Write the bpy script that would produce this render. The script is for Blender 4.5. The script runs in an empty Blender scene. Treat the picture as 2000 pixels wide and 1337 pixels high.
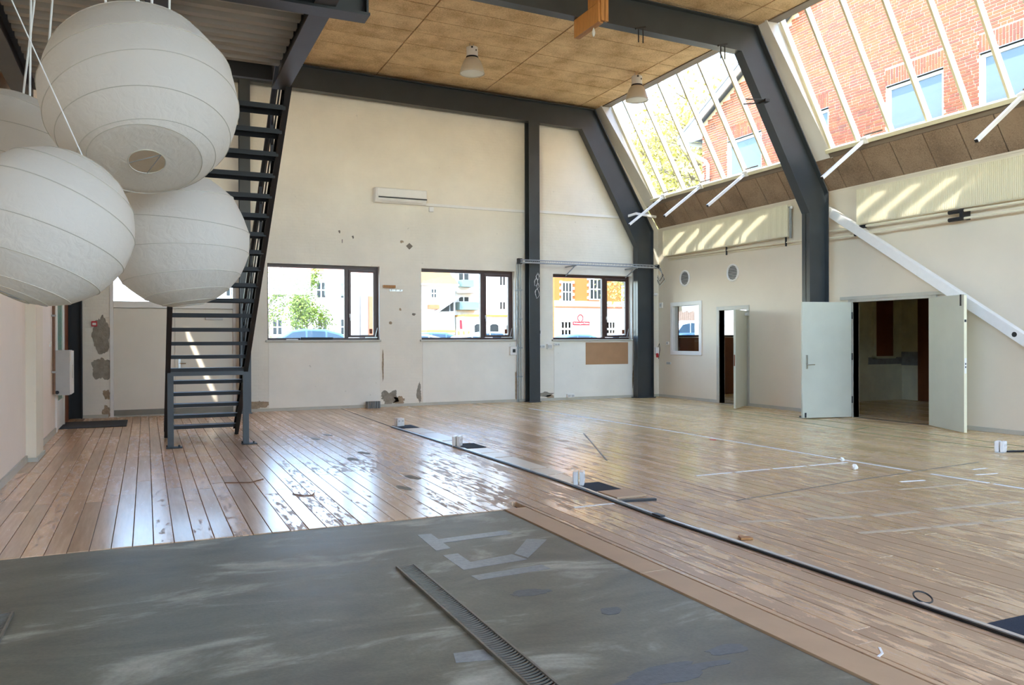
import bpy, bmesh, math, random
from mathutils import Vector, Matrix

S = bpy.context.scene
COL = S.collection

# ------------------------------------------------------------------ camera
def srgb(r, g, b):
    f = lambda c: (c / 255 / 12.92) if c / 255 <= 0.04045 else ((c / 255 + 0.055) / 1.055) ** 2.4
    return (f(r), f(g), f(b), 1.0)

yaw, pitch, roll = (math.radians(a) for a in (24.459, -0.169, -0.199))
fwd = Vector((math.sin(yaw) * math.cos(pitch), math.cos(yaw) * math.cos(pitch), math.sin(pitch)))
r0 = Vector((math.cos(yaw), -math.sin(yaw), 0))
u0 = r0.cross(fwd)
cr = r0 * math.cos(roll) + u0 * math.sin(roll)
cu = -r0 * math.sin(roll) + u0 * math.cos(roll)
cam = bpy.data.cameras.new('camera')
cam.sensor_width = 36
cam.lens = 1571.6 / 2000 * 36
cam.clip_end = 500
camo = bpy.data.objects.new('camera', cam)
COL.objects.link(camo)
M = Matrix((cr, cu, -fwd)).transposed().to_4x4()
M.translation = Vector((0, 0, 1.5))
camo.matrix_world = M
S.camera = camo

# ------------------------------------------------------------------ light
SUN_DIR = Vector((1.0, 1.18, -2.45)).normalized()
w = bpy.data.worlds.new('sky')
S.world = w
w.use_nodes = True
wn = w.node_tree.nodes
wl = w.node_tree.links
bg = wn['Background']
sky = wn.new('ShaderNodeTexSky')
sky.sky_type = 'NISHITA'
sky.sun_disc = False
sky.sun_elevation = math.radians(54)
sky.sun_rotation = math.atan2(-SUN_DIR.x, -SUN_DIR.y)
sky.air_density = 1.0
sky.dust_density = 0.3
sky.ozone_density = 1.0
wl.new(sky.outputs[0], bg.inputs[0])
bg.inputs[1].default_value = 0.75
sun = bpy.data.lights.new('sun', 'SUN')
sun.energy = 4.2
sun.angle = math.radians(0.6)
sun.color = (1.0, 0.94, 0.84)
suno = bpy.data.objects.new('sun', sun)
COL.objects.link(suno)
suno.rotation_euler = SUN_DIR.to_track_quat('-Z', 'Y').to_euler()
suno.location = (-20, -25, 50)

S.view_settings.view_transform = 'Standard'
S.view_settings.look = 'None'
S.view_settings.gamma = 1.0
S.view_settings.use_curve_mapping = False
S.view_settings.exposure = 1.9
S.cycles.max_bounces = 12
S.cycles.diffuse_bounces = 8
S.cycles.glossy_bounces = 4
S.cycles.transmission_bounces = 6
S.cycles.transparent_max_bounces = 16
S.cycles.caustics_reflective = False
S.cycles.caustics_refractive = False
S.cycles.sample_clamp_indirect = 8.0

rnd = random.Random(7)

# ------------------------------------------------------------------ materials
MATS = {}
def newmat(name):
    m = bpy.data.materials.new(name)
    m.use_nodes = True
    MATS[name] = m
    nt = m.node_tree
    return m, nt.nodes, nt.links, nt.nodes['Principled BSDF']

def pm(name, col, rough=0.5, metal=0.0, var=0.08, scale=6.0, bump=0.0, bscale=60.0, spec=0.5, stretch=(1, 1, 1), var2=None):
    m, n, l, b = newmat(name)
    g = n.new('ShaderNodeNewGeometry')
    mp = n.new('ShaderNodeMapping')
    mp.inputs['Scale'].default_value = stretch
    l.new(g.outputs['Position'], mp.inputs['Vector'])
    t = n.new('ShaderNodeTexNoise')
    t.inputs['Scale'].default_value = scale
    t.inputs['Detail'].default_value = 5
    l.new(mp.outputs[0], t.inputs['Vector'])
    r = n.new('ShaderNodeValToRGB')
    r.color_ramp.elements[0].position = 0.3
    r.color_ramp.elements[1].position = 0.7
    c = col
    r.color_ramp.elements[0].color = tuple(x * (1 - var) for x in c[:3]) + (1,)
    r.color_ramp.elements[1].color = tuple(min(1, x * (1 + var)) for x in c[:3]) + (1,)
    l.new(t.outputs['Fac'], r.inputs[0])
    l.new(r.outputs[0], b.inputs['Base Color'])
    b.inputs['Roughness'].default_value = rough
    b.inputs['Metallic'].default_value = metal
    b.inputs['Specular IOR Level'].default_value = spec
    if bump:
        t2 = n.new('ShaderNodeTexNoise')
        t2.inputs['Scale'].default_value = bscale
        t2.inputs['Detail'].default_value = 4
        l.new(mp.outputs[0], t2.inputs['Vector'])
        bp = n.new('ShaderNodeBump')
        bp.inputs['Strength'].default_value = bump
        bp.inputs['Distance'].default_value = 0.02
        l.new(t2.outputs['Fac'], bp.inputs['Height'])
        l.new(bp.outputs[0], b.inputs['Normal'])
    return m

pm('steel', srgb(56, 60, 62), 0.35, 0.0, 0.10, 3, 0.03, 30)
pm('steel_brown', srgb(58, 55, 50), 0.4, 0.0, 0.12, 4, 0.03, 30)
pm('steel_dark', srgb(26, 27, 29), 0.55, 0.0, 0.10, 4)
pm('galvanised', srgb(165, 168, 168), 0.4, 0.6, 0.12, 20)
pm('aluminium', srgb(205, 206, 204), 0.35, 0.6, 0.06, 20)
pm('chrome', srgb(200, 200, 198), 0.2, 1.0, 0.04, 20)
pm('deck_sheet', srgb(178, 170, 154), 0.45, 0.1, 0.06, 3)
pm('white_paint', srgb(232, 229, 222), 0.45, 0, 0.03, 3)
pm('cream_paint', srgb(232, 224, 190), 0.45, 0, 0.03, 3)
pm('white_plastic', srgb(235, 233, 228), 0.3, 0, 0.02, 10)
pm('grey_plastic', srgb(190, 190, 186), 0.4, 0, 0.03, 10)
pm('black_plastic', srgb(22, 22, 24), 0.4, 0, 0.05, 10)
pm('red_plastic', srgb(190, 30, 34), 0.35, 0, 0.05, 10)
pm('door_green', srgb(202, 203, 186), 0.4, 0, 0.03, 3, 0.02, 8)
pm('door_cream', srgb(224, 216, 200), 0.4, 0, 0.03, 2)
pm('frame_grey', srgb(190, 186, 172), 0.45, 0, 0.05, 6)
pm('kick_strip', srgb(128, 124, 112), 0.5, 0, 0.06, 6)
pm('window_brown', srgb(70, 46, 40), 0.4, 0, 0.10, 8)
pm('mdf', srgb(192, 160, 126), 0.55, 0, 0.05, 5, 0.02, 40)
pm('hardboard', srgb(172, 132, 96), 0.5, 0, 0.06, 4)
pm('brown_board', srgb(120, 66, 34), 0.5, 0, 0.10, 4)
pm('fascia_wood', srgb(126, 112, 96), 0.6, 0, 0.10, 5, 0, 40, 0.4, (4, 0.4, 4))
pm('bracket_wood', srgb(172, 120, 66), 0.5, 0, 0.16, 9, 0.0, 40, 0.4, (6, 6, 0.6))
pm('mat_blue', srgb(30, 42, 58), 0.9, 0, 0.18, 120, 0.3, 200)
pm('doormat', srgb(66, 68, 72), 0.95, 0, 0.15, 90, 0.4, 160)
pm('vinyl_tile', srgb(226, 214, 194), 0.35, 0, 0.05, 8)
pm('tape_white', srgb(246, 245, 242), 0.5, 0, 0.08, 30)
pm('tape_grey', srgb(200, 182, 156), 0.5, 0, 0.10, 30)
pm('tape_green', srgb(96, 122, 66), 0.5, 0, 0.12, 12)
pm('scuff', srgb(120, 112, 100), 0.6, 0, 0.12, 12)
pm('stain_olive', srgb(112, 96, 62), 0.6, 0, 0.12, 30)
pm('plaster_grey', srgb(150, 142, 128), 0.9, 0, 0.18, 14, 0.5, 40)
pm('plaster_brown', srgb(168, 148, 122), 0.9, 0, 0.22, 18, 0.6, 40)
pm('block_grey', srgb(128, 130, 130), 0.8, 0, 0.12, 20, 0.2, 60)
pm('radiator', srgb(236, 227, 198), 0.4, 0, 0.02, 3)
pm('lamp_shade', srgb(196, 186, 168), 0.4, 0, 0.03, 10)
pm('lamp_inner', srgb(228, 226, 216), 0.4, 0, 0.02, 10)
pm('drain_metal', srgb(132, 126, 114), 0.45, 0.5, 0.14, 20)
pm('drain_dark', srgb(30, 28, 26), 0.9, 0, 0.1, 20)
pm('concrete_patch', srgb(136, 140, 140), 0.4, 0, 0.16, 30, 0.1, 80)
pm('rust_pipe', srgb(130, 96, 74), 0.6, 0, 0.12, 20)
pm('paper_white', srgb(240, 240, 238), 0.8, 0, 0.04, 20)
pm('concrete_dark', srgb(86, 90, 92), 0.45, 0, 0.16, 30, 0.1, 80)
pm('asphalt', srgb(120, 118, 114), 0.9, 0, 0.12, 2)
pm('facade_white', srgb(216, 214, 208), 0.8, 0, 0.03, 1)
pm('facade_cream', srgb(206, 198, 182), 0.8, 0, 0.04, 1)
pm('facade_orange', srgb(186, 104, 52), 0.85, 0, 0.2, 6, 0, 10, 0.3, (2, 2, 8))
pm('facade_band', srgb(180, 96, 62), 0.8, 0, 0.06, 4)
pm('tile_roof', srgb(176, 92, 52), 0.8, 0, 0.18, 6)
pm('far_roof', srgb(150, 138, 92), 0.85, 0, 0.2, 2)
pm('slate', srgb(120, 122, 126), 0.7, 0, 0.1, 4)
pm('window_dark', srgb(46, 50, 50), 0.5, 0, 0.1, 2, spec=0.1)
pm('mortar', srgb(206, 190, 152), 0.9, 0, 0.08, 20)
pm('gutter_white', srgb(222, 226, 224), 0.4, 0, 0.03, 6)
pm('leaf', srgb(104, 122, 26), 0.6, 0, 0.22, 3)
pm('leaf_far', srgb(182, 172, 84), 0.7, 0, 0.25, 1)
pm('bark', srgb(120, 106, 84), 0.9, 0, 0.2, 10)
pm('car_blue', srgb(84, 112, 146), 0.5, 0, 0.03, 2, spec=0.15)
pm('car_white', srgb(222, 224, 226), 0.25, 0, 0.02, 2)
pm('car_silver', srgb(160, 166, 172), 0.25, 0.3, 0.03, 2)
pm('car_glass', srgb(58, 76, 90), 0.45, 0, 0.04, 2, spec=0.1)
pm('tyre', srgb(30, 30, 32), 0.8, 0, 0.1, 10)
pm('pallet_wood', srgb(180, 130, 56), 0.7, 0, 0.14, 8)
pm('banner_red', srgb(180, 20, 34), 0.6, 0, 0.06, 8)
pm('fence_brown', srgb(132, 108, 92), 0.8, 0, 0.14, 8)
pm('balcony', srgb(100, 124, 118), 0.6, 0, 0.06, 8)
pm('interior_dim', srgb(220, 216, 186), 0.8, 0, 0.10, 3, 0.1, 30)
pm('interior_brown', srgb(136, 104, 78), 0.8, 0, 0.10, 3)
pm('teal_reflection', srgb(120, 168, 150), 0.2, 0, 0.1, 3)  # teal reflection on the side door glass, painted as pane colour
pm('soot', srgb(142, 142, 136), 0.8, 0, 0.2, 8)

def mat_wall(name, col, brick=True, bump=0.25, var=0.05):
    m, n, l, b = newmat(name)
    g = n.new('ShaderNodeNewGeometry')
    t = n.new('ShaderNodeTexNoise'); t.inputs['Scale'].default_value = 0.9; t.inputs['Detail'].default_value = 8
    t.inputs['Roughness'].default_value = 0.6
    l.new(g.outputs['Position'], t.inputs['Vector'])
    r = n.new('ShaderNodeValToRGB')
    r.color_ramp.elements[0].position = 0.3; r.color_ramp.elements[1].position = 0.72
    r.color_ramp.elements[0].color = tuple(x * (1 - var * 1.6) for x in col[:3]) + (1,)
    r.color_ramp.elements[1].color = tuple(min(1, x * (1 + var)) for x in col[:3]) + (1,)
    l.new(t.outputs['Fac'], r.inputs[0])
    # small dark pock marks
    v = n.new('ShaderNodeTexNoise'); v.inputs['Scale'].default_value = 9; v.inputs['Detail'].default_value = 3
    l.new(g.outputs['Position'], v.inputs['Vector'])
    r2 = n.new('ShaderNodeValToRGB')
    r2.color_ramp.elements[0].position = 0.735; r2.color_ramp.elements[1].position = 0.76
    r2.color_ramp.elements[0].color = (0, 0, 0, 1); r2.color_ramp.elements[1].color = (1, 1, 1, 1)
    l.new(v.outputs['Fac'], r2.inputs[0])
    mx = n.new('ShaderNodeMix'); mx.data_type = 'RGBA'
    mul = n.new('ShaderNodeMath'); mul.operation = 'MULTIPLY'; mul.inputs[1].default_value = 0.45
    l.new(r2.outputs[0], mul.inputs[0]); l.new(mul.outputs[0], mx.inputs['Factor'])
    l.new(r.outputs[0], mx.inputs['A'])
    mx.inputs['B'].default_value = tuple(x * 0.55 for x in col[:3]) + (1,)
    l.new(mx.outputs['Result'], b.inputs['Base Color'])
    b.inputs['Roughness'].default_value = 0.55
    b.inputs['Specular IOR Level'].default_value = 0.35
    t2 = n.new('ShaderNodeTexNoise'); t2.inputs['Scale'].default_value = 5; t2.inputs['Detail'].default_value = 6
    l.new(g.outputs['Position'], t2.inputs['Vector'])
    bp = n.new('ShaderNodeBump'); bp.inputs['Strength'].default_value = bump; bp.inputs['Distance'].default_value = 0.03
    l.new(t2.outputs['Fac'], bp.inputs['Height'])
    last = bp
    if brick:
        sep = n.new('ShaderNodeSeparateXYZ'); l.new(g.outputs['Position'], sep.inputs[0])
        cmb = n.new('ShaderNodeCombineXYZ'); l.new(sep.outputs['X'], cmb.inputs[0]); l.new(sep.outputs['Z'], cmb.inputs[1])
        bt = n.new('ShaderNodeTexBrick'); bt.inputs['Scale'].default_value = 1.0
        bt.inputs['Brick Width'].default_value = 0.24; bt.inputs['Row Height'].default_value = 0.068
        bt.inputs['Mortar Size'].default_value = 0.007; bt.inputs['Mortar Smooth'].default_value = 1.0
        l.new(cmb.outputs[0], bt.inputs['Vector'])
        inv = n.new('ShaderNodeMath'); inv.operation = 'SUBTRACT'; inv.inputs[0].default_value = 1.0
        l.new(bt.outputs['Fac'], inv.inputs[1])
        b2 = n.new('ShaderNodeBump'); b2.inputs['Strength'].default_value = 0.25; b2.inputs['Distance'].default_value = 0.006
        l.new(inv.outputs[0], b2.inputs['Height']); l.new(bp.outputs[0], b2.inputs['Normal'])
        last = b2
    l.new(last.outputs[0], b.inputs['Normal'])
    return m
mat_wall('wall_cream', srgb(238, 231, 216))
mat_wall('wall_panel', srgb(240, 236, 224), brick=False, bump=0.08)
mat_wall('wall_smooth', srgb(232, 220, 198), brick=False, bump=0.05, var=0.03)
mat_wall('wall_pink', srgb(242, 228, 214), brick=False, bump=0.05, var=0.03)

def tone_nodes(n, l):
    """per piece random number that differs for objects and for islands"""
    oi = n.new('ShaderNodeObjectInfo'); g = n.new('ShaderNodeNewGeometry')
    ad = n.new('ShaderNodeMath'); ad.operation = 'ADD'
    l.new(oi.outputs['Random'], ad.inputs[0]); l.new(g.outputs['Random Per Island'], ad.inputs[1])
    wn_ = n.new('ShaderNodeTexWhiteNoise'); wn_.noise_dimensions = '1D'
    l.new(ad.outputs[0], wn_.inputs['W'])
    return wn_.outputs['Value'], g

def mat_brick():
    m, n, l, b = newmat('brick')
    v, g = tone_nodes(n, l)
    r = n.new('ShaderNodeValToRGB')
    e = r.color_ramp.elements
    e[0].color = srgb(112, 66, 50); e[1].color = srgb(160, 82, 46)
    x = e.new(0.35); x.color = srgb(138, 71, 47)
    x = e.new(0.7); x.color = srgb(149, 75, 46)
    l.new(v, r.inputs[0])
    t = n.new('ShaderNodeTexNoise'); t.inputs['Scale'].default_value = 40
    l.new(g.outputs['Position'], t.inputs['Vector'])
    mx = n.new('ShaderNodeMix'); mx.data_type = 'RGBA'; mx.blend_type = 'MULTIPLY'; mx.inputs['Factor'].default_value = 0.35
    l.new(r.outputs[0], mx.inputs['A']); l.new(t.outputs['Color'], mx.inputs['B'])
    l.new(r.outputs[0], b.inputs['Base Color'])
    b.inputs['Roughness'].default_value = 0.9
    bp = n.new('ShaderNodeBump'); bp.inputs['Strength'].default_value = 0.3; bp.inputs['Distance'].default_value = 0.01
    l.new(t.outputs['Fac'], bp.inputs['Height']); l.new(bp.outputs[0], b.inputs['Normal'])
mat_brick()

def mat_plank():
    m, n, l, b = newmat('plank')
    v, g = tone_nodes(n, l)
    sep = n.new('ShaderNodeSeparateXYZ'); l.new(g.outputs['Position'], sep.inputs[0])
    # colour: reddish left, straw right; paints in floor reflection along with wear
    mr = n.new('ShaderNodeMapRange'); mr.inputs['From Min'].default_value = 2.5; mr.inputs['From Max'].default_value = 8.5
    l.new(sep.outputs['X'], mr.inputs['Value'])
    base = n.new('ShaderNodeMix'); base.data_type = 'RGBA'
    base.inputs['A'].default_value = srgb(242, 204, 168); base.inputs['B'].default_value = srgb(246, 214, 158)
    l.new(mr.outputs[0], base.inputs['Factor'])
    # tone per plank
    tr = n.new('ShaderNodeMapRange'); tr.inputs['To Min'].default_value = 0.72; tr.inputs['To Max'].default_value = 1.12
    l.new(v, tr.inputs['Value'])
    m1 = n.new('ShaderNodeMix'); m1.data_type = 'RGBA'; m1.blend_type = 'MULTIPLY'; m1.inputs['Factor'].default_value = 1
    l.new(base.outputs['Result'], m1.inputs['A'])
    cc = n.new('ShaderNodeCombineXYZ')
    for i in range(3): l.new(tr.outputs[0], cc.inputs[i])
    l.new(cc.outputs[0], m1.inputs['B'])
    # grain
    off = n.new('ShaderNodeVectorMath'); off.operation = 'ADD'
    sc = n.new('ShaderNodeMath'); sc.operation = 'MULTIPLY'; sc.inputs[1].default_value = 37
    l.new(v, sc.inputs[0])
    c3 = n.new('ShaderNodeCombineXYZ'); l.new(sc.outputs[0], c3.inputs[2]); l.new(sc.outputs[0], c3.inputs[1])
    l.new(g.outputs['Position'], off.inputs[0]); l.new(c3.outputs[0], off.inputs[1])
    mp = n.new('ShaderNodeMapping'); mp.inputs['Scale'].default_value = (26, 1.6, 26)
    l.new(off.outputs[0], mp.inputs['Vector'])
    t = n.new('ShaderNodeTexNoise'); t.inputs['Scale'].default_value = 1.0; t.inputs['Detail'].default_value = 6; t.inputs['Roughness'].default_value = 0.65
    l.new(mp.outputs[0], t.inputs['Vector'])
    gr = n.new('ShaderNodeValToRGB')
    gr.color_ramp.elements[0].position = 0.3; gr.color_ramp.elements[0].color = (0.78, 0.75, 0.71, 1)
    gr.color_ramp.elements[1].position = 0.65; gr.color_ramp.elements[1].color = (1, 1, 1, 1)
    l.new(t.outputs['Fac'], gr.inputs[0])
    m2 = n.new('ShaderNodeMix'); m2.data_type = 'RGBA'; m2.blend_type = 'MULTIPLY'; m2.inputs['Factor'].default_value = 0.8
    l.new(m1.outputs['Result'], m2.inputs['A']); l.new(gr.outputs[0], m2.inputs['B'])
    # worn lacquer: flaked off in elongated patches
    mp2 = n.new('ShaderNodeMapping'); mp2.inputs['Scale'].default_value = (12, 2.4, 1)
    l.new(g.outputs['Position'], mp2.inputs['Vector'])
    t2 = n.new('ShaderNodeTexNoise'); t2.inputs['Scale'].default_value = 1.6; t2.inputs['Detail'].default_value = 7; t2.inputs['Roughness'].default_value = 0.7
    l.new(mp2.outputs[0], t2.inputs['Vector'])
    t3 = n.new('ShaderNodeTexNoise'); t3.inputs['Scale'].default_value = 0.45; t3.inputs['Detail'].default_value = 2
    l.new(g.outputs['Position'], t3.inputs['Vector'])
    # wear zone: strongest on the walked strip X 2..8, Y < 9
    zx = n.new('ShaderNodeMapRange'); zx.inputs['From Min'].default_value = 0.6; zx.inputs['From Max'].default_value = 3.0
    l.new(sep.outputs['X'], zx.inputs['Value'])
    zy = n.new('ShaderNodeMapRange'); zy.inputs['From Min'].default_value = 13.0; zy.inputs['From Max'].default_value = 5.0
    l.new(sep.outputs['Y'], zy.inputs['Value'])
    zz = n.new('ShaderNodeMath'); zz.operation = 'MULTIPLY'; l.new(zx.outputs[0], zz.inputs[0]); l.new(zy.outputs[0], zz.inputs[1])
    s1 = n.new('ShaderNodeMath'); s1.operation = 'MULTIPLY_ADD'; s1.inputs[1].default_value = 0.13
    l.new(zz.outputs[0], s1.inputs[0]); l.new(t2.outputs['Fac'], s1.inputs[2])
    sp_ = n.new('ShaderNodeMath'); sp_.operation = 'MULTIPLY_ADD'; sp_.inputs[1].default_value = 0.20; sp_.inputs[2].default_value = -0.10; l.new(v, sp_.inputs[0])
    sq_ = n.new('ShaderNodeMath'); sq_.operation = 'ADD'; l.new(sp_.outputs[0], sq_.inputs[0]); l.new(s1.outputs[0], sq_.inputs[1]); s1 = sq_
    s2 = n.new('ShaderNodeMath'); s2.operation = 'MULTIPLY_ADD'; s2.inputs[1].default_value = 0.25; l.new(t3.outputs['Fac'], s2.inputs[0]); l.new(s1.outputs[0], s2.inputs[2])
    wr = n.new('ShaderNodeMapRange'); wr.inputs['From Min'].default_value = 0.735; wr.inputs['From Max'].default_value = 0.775
    l.new(s2.outputs[0], wr.inputs['Value'])
    worn = n.new('ShaderNodeMix'); worn.data_type = 'RGBA'
    wf = n.new('ShaderNodeMath'); wf.operation = 'MULTIPLY'; wf.inputs[1].default_value = 0.62; l.new(wr.outputs[0], wf.inputs[0])
    l.new(wf.outputs[0], worn.inputs['Factor']); l.new(m2.outputs['Result'], worn.inputs['A'])
    worn.inputs['B'].default_value = srgb(134, 108, 84)
    l.new(worn.outputs['Result'], b.inputs['Base Color'])
    ro = n.new('ShaderNodeMapRange'); ro.inputs['To Min'].default_value = 0.16; ro.inputs['To Max'].default_value = 0.42
    l.new(wr.outputs[0], ro.inputs['Value'])
    rr = n.new('ShaderNodeMath'); rr.operation = 'MULTIPLY_ADD'; rr.inputs[1].default_value = 0.12; l.new(t.outputs['Fac'], rr.inputs[0]); l.new(ro.outputs[0], rr.inputs[2])
    l.new(rr.outputs[0], b.inputs['Roughness'])
    b.inputs['Specular IOR Level'].default_value = 0.6
    bp = n.new('ShaderNodeBump'); bp.inputs['Strength'].default_value = 0.03; bp.inputs['Distance'].default_value = 0.006
    l.new(t2.outputs['Fac'], bp.inputs['Height']); l.new(bp.outputs[0], b.inputs['Normal'])
mat_plank()

def mat_concrete():
    m, n, l, b = newmat('concrete')
    g = n.new('ShaderNodeNewGeometry')
    mp = n.new('ShaderNodeMapping'); mp.inputs['Scale'].default_value = (0.7, 1.6, 1); mp.inputs['Rotation'].default_value = (0, 0, 0.15)
    l.new(g.outputs['Position'], mp.inputs['Vector'])
    t = n.new('ShaderNodeTexNoise'); t.inputs['Scale'].default_value = 1.5; t.inputs['Detail'].default_value = 7; t.inputs['Roughness'].default_value = 0.6
    t.inputs['Distortion'].default_value = 0.6
    l.new(mp.outputs[0], t.inputs['Vector'])
    r = n.new('ShaderNodeValToRGB'); e = r.color_ramp.elements
    e[0].position = 0.36; e[0].color = srgb(96, 94, 80)
    e[1].position = 0.70; e[1].color = srgb(186, 184, 168)
    x = e.new(0.55); x.color = srgb(120, 118, 102)
    l.new(t.outputs['Fac'], r.inputs[0])
    t2 = n.new('ShaderNodeTexNoise'); t2.inputs['Scale'].default_value = 60; t2.inputs['Detail'].default_value = 4
    l.new(g.outputs['Position'], t2.inputs['Vector'])
    r2 = n.new('ShaderNodeMapRange'); r2.inputs['To Min'].default_value = 0.75; r2.inputs['To Max'].default_value = 1.2
    l.new(t2.outputs['Fac'], r2.inputs['Value'])
    cc = n.new('ShaderNodeCombineXYZ')
    for i in range(3): l.new(r2.outputs[0], cc.inputs[i])
    mx = n.new('ShaderNodeMix'); mx.data_type = 'RGBA'; mx.blend_type = 'MULTIPLY'; mx.inputs['Factor'].default_value = 1
    l.new(r.outputs[0], mx.inputs['A']); l.new(cc.outputs[0], mx.inputs['B'])
    l.new(mx.outputs['Result'], b.inputs['Base Color'])
    rr = n.new('ShaderNodeMapRange'); rr.inputs['To Min'].default_value = 0.36; rr.inputs['To Max'].default_value = 0.62
    l.new(t.outputs['Fac'], rr.inputs['Value']); l.new(rr.outputs[0], b.inputs['Roughness'])
    bp = n.new('ShaderNodeBump'); bp.inputs['Strength'].default_value = 0.1; bp.inputs['Distance'].default_value = 0.01
    l.new(t2.outputs['Fac'], bp.inputs['Height']); l.new(bp.outputs[0], b.inputs['Normal'])
mat_concrete()

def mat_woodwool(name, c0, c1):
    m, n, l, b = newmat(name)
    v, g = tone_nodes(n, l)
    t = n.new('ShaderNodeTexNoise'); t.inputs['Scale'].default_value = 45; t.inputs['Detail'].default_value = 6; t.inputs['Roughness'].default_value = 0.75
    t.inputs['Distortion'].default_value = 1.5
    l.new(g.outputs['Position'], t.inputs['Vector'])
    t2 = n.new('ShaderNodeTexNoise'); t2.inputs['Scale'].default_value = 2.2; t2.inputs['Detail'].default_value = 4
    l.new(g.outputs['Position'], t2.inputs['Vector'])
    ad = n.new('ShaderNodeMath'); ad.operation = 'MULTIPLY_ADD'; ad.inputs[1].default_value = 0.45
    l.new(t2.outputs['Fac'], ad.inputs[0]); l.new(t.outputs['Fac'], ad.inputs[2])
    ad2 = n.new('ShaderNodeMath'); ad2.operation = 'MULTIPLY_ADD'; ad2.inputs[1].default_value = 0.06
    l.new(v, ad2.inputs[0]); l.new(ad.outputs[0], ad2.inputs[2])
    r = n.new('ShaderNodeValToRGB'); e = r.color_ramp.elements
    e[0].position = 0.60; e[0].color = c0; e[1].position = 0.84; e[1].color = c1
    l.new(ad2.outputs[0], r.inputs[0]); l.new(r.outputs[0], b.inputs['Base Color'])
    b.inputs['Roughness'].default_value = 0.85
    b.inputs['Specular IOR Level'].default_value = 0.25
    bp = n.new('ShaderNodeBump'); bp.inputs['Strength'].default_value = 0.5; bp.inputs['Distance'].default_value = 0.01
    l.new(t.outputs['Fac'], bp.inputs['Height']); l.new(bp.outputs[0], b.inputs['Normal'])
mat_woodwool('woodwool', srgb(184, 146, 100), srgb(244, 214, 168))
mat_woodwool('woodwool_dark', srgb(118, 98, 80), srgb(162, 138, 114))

def mat_paper():
    m, n, l, b = newmat('rice_paper')
    out = n['Material Output']
    g = n.new('ShaderNodeNewGeometry')
    t = n.new('ShaderNodeTexNoise'); t.inputs['Scale'].default_value = 22; t.inputs['Detail'].default_value = 4
    t.inputs['Distortion'].default_value = 1.2
    l.new(g.outputs['Position'], t.inputs['Vector'])
    bp = n.new('ShaderNodeBump'); bp.inputs['Strength'].default_value = 0.25; bp.inputs['Distance'].default_value = 0.02
    l.new(t.outputs['Fac'], bp.inputs['Height'])
    b.inputs['Base Color'].default_value = srgb(230, 221, 209)
    b.inputs['Roughness'].default_value = 0.6
    b.inputs['Specular IOR Level'].default_value = 0.3
    l.new(bp.outputs[0], b.inputs['Normal'])
    tr = n.new('ShaderNodeBsdfTranslucent'); tr.inputs['Color'].default_value = srgb(228, 218, 202)
    mx = n.new('ShaderNodeMixShader'); mx.inputs[0].default_value = 0.3
    l.new(b.outputs[0], mx.inputs[1]); l.new(tr.outputs[0], mx.inputs[2]); l.new(mx.outputs[0], out.inputs[0])
mat_paper()

def mat_glass(name, tint, refl=1.0):
    m, n, l, b = newmat(name)
    out = n['Material Output']
    n.remove(b)
    tr = n.new('ShaderNodeBsdfTransparent'); tr.inputs[0].default_value = tint
    gl = n.new('ShaderNodeBsdfGlossy'); gl.inputs['Roughness'].default_value = 0.02
    lw = n.new('ShaderNodeLayerWeight')          # Schlick reflection of a thin pane
    pw = n.new('ShaderNodeMath'); pw.operation = 'POWER'; pw.inputs[1].default_value = 5.0
    l.new(lw.outputs['Facing'], pw.inputs[0])
    mu = n.new('ShaderNodeMath'); mu.operation = 'MULTIPLY_ADD'; mu.inputs[1].default_value = 0.9 * refl; mu.inputs[2].default_value = 0.04 * refl
    l.new(pw.outputs[0], mu.inputs[0])
    mx = n.new('ShaderNodeMixShader')
    l.new(mu.outputs[0], mx.inputs[0]); l.new(tr.outputs[0], mx.inputs[1]); l.new(gl.outputs[0], mx.inputs[2])
    l.new(mx.outputs[0], out.inputs[0])
mat_glass('glass', (0.95, 0.96, 0.96, 1))
mat_glass('tinted_glass', (0.92, 0.94, 0.94, 1), 0.8)
mat_glass('sky_glass', (0.93, 0.95, 0.95, 1), 0.6)

def mat_winglass():
    m, n, l, b = newmat('far_glass')
    b.inputs['Base Color'].default_value = srgb(104, 114, 118)
    b.inputs['Roughness'].default_value = 0.06
    b.inputs['Specular IOR Level'].default_value = 0.15
mat_winglass()

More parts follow.
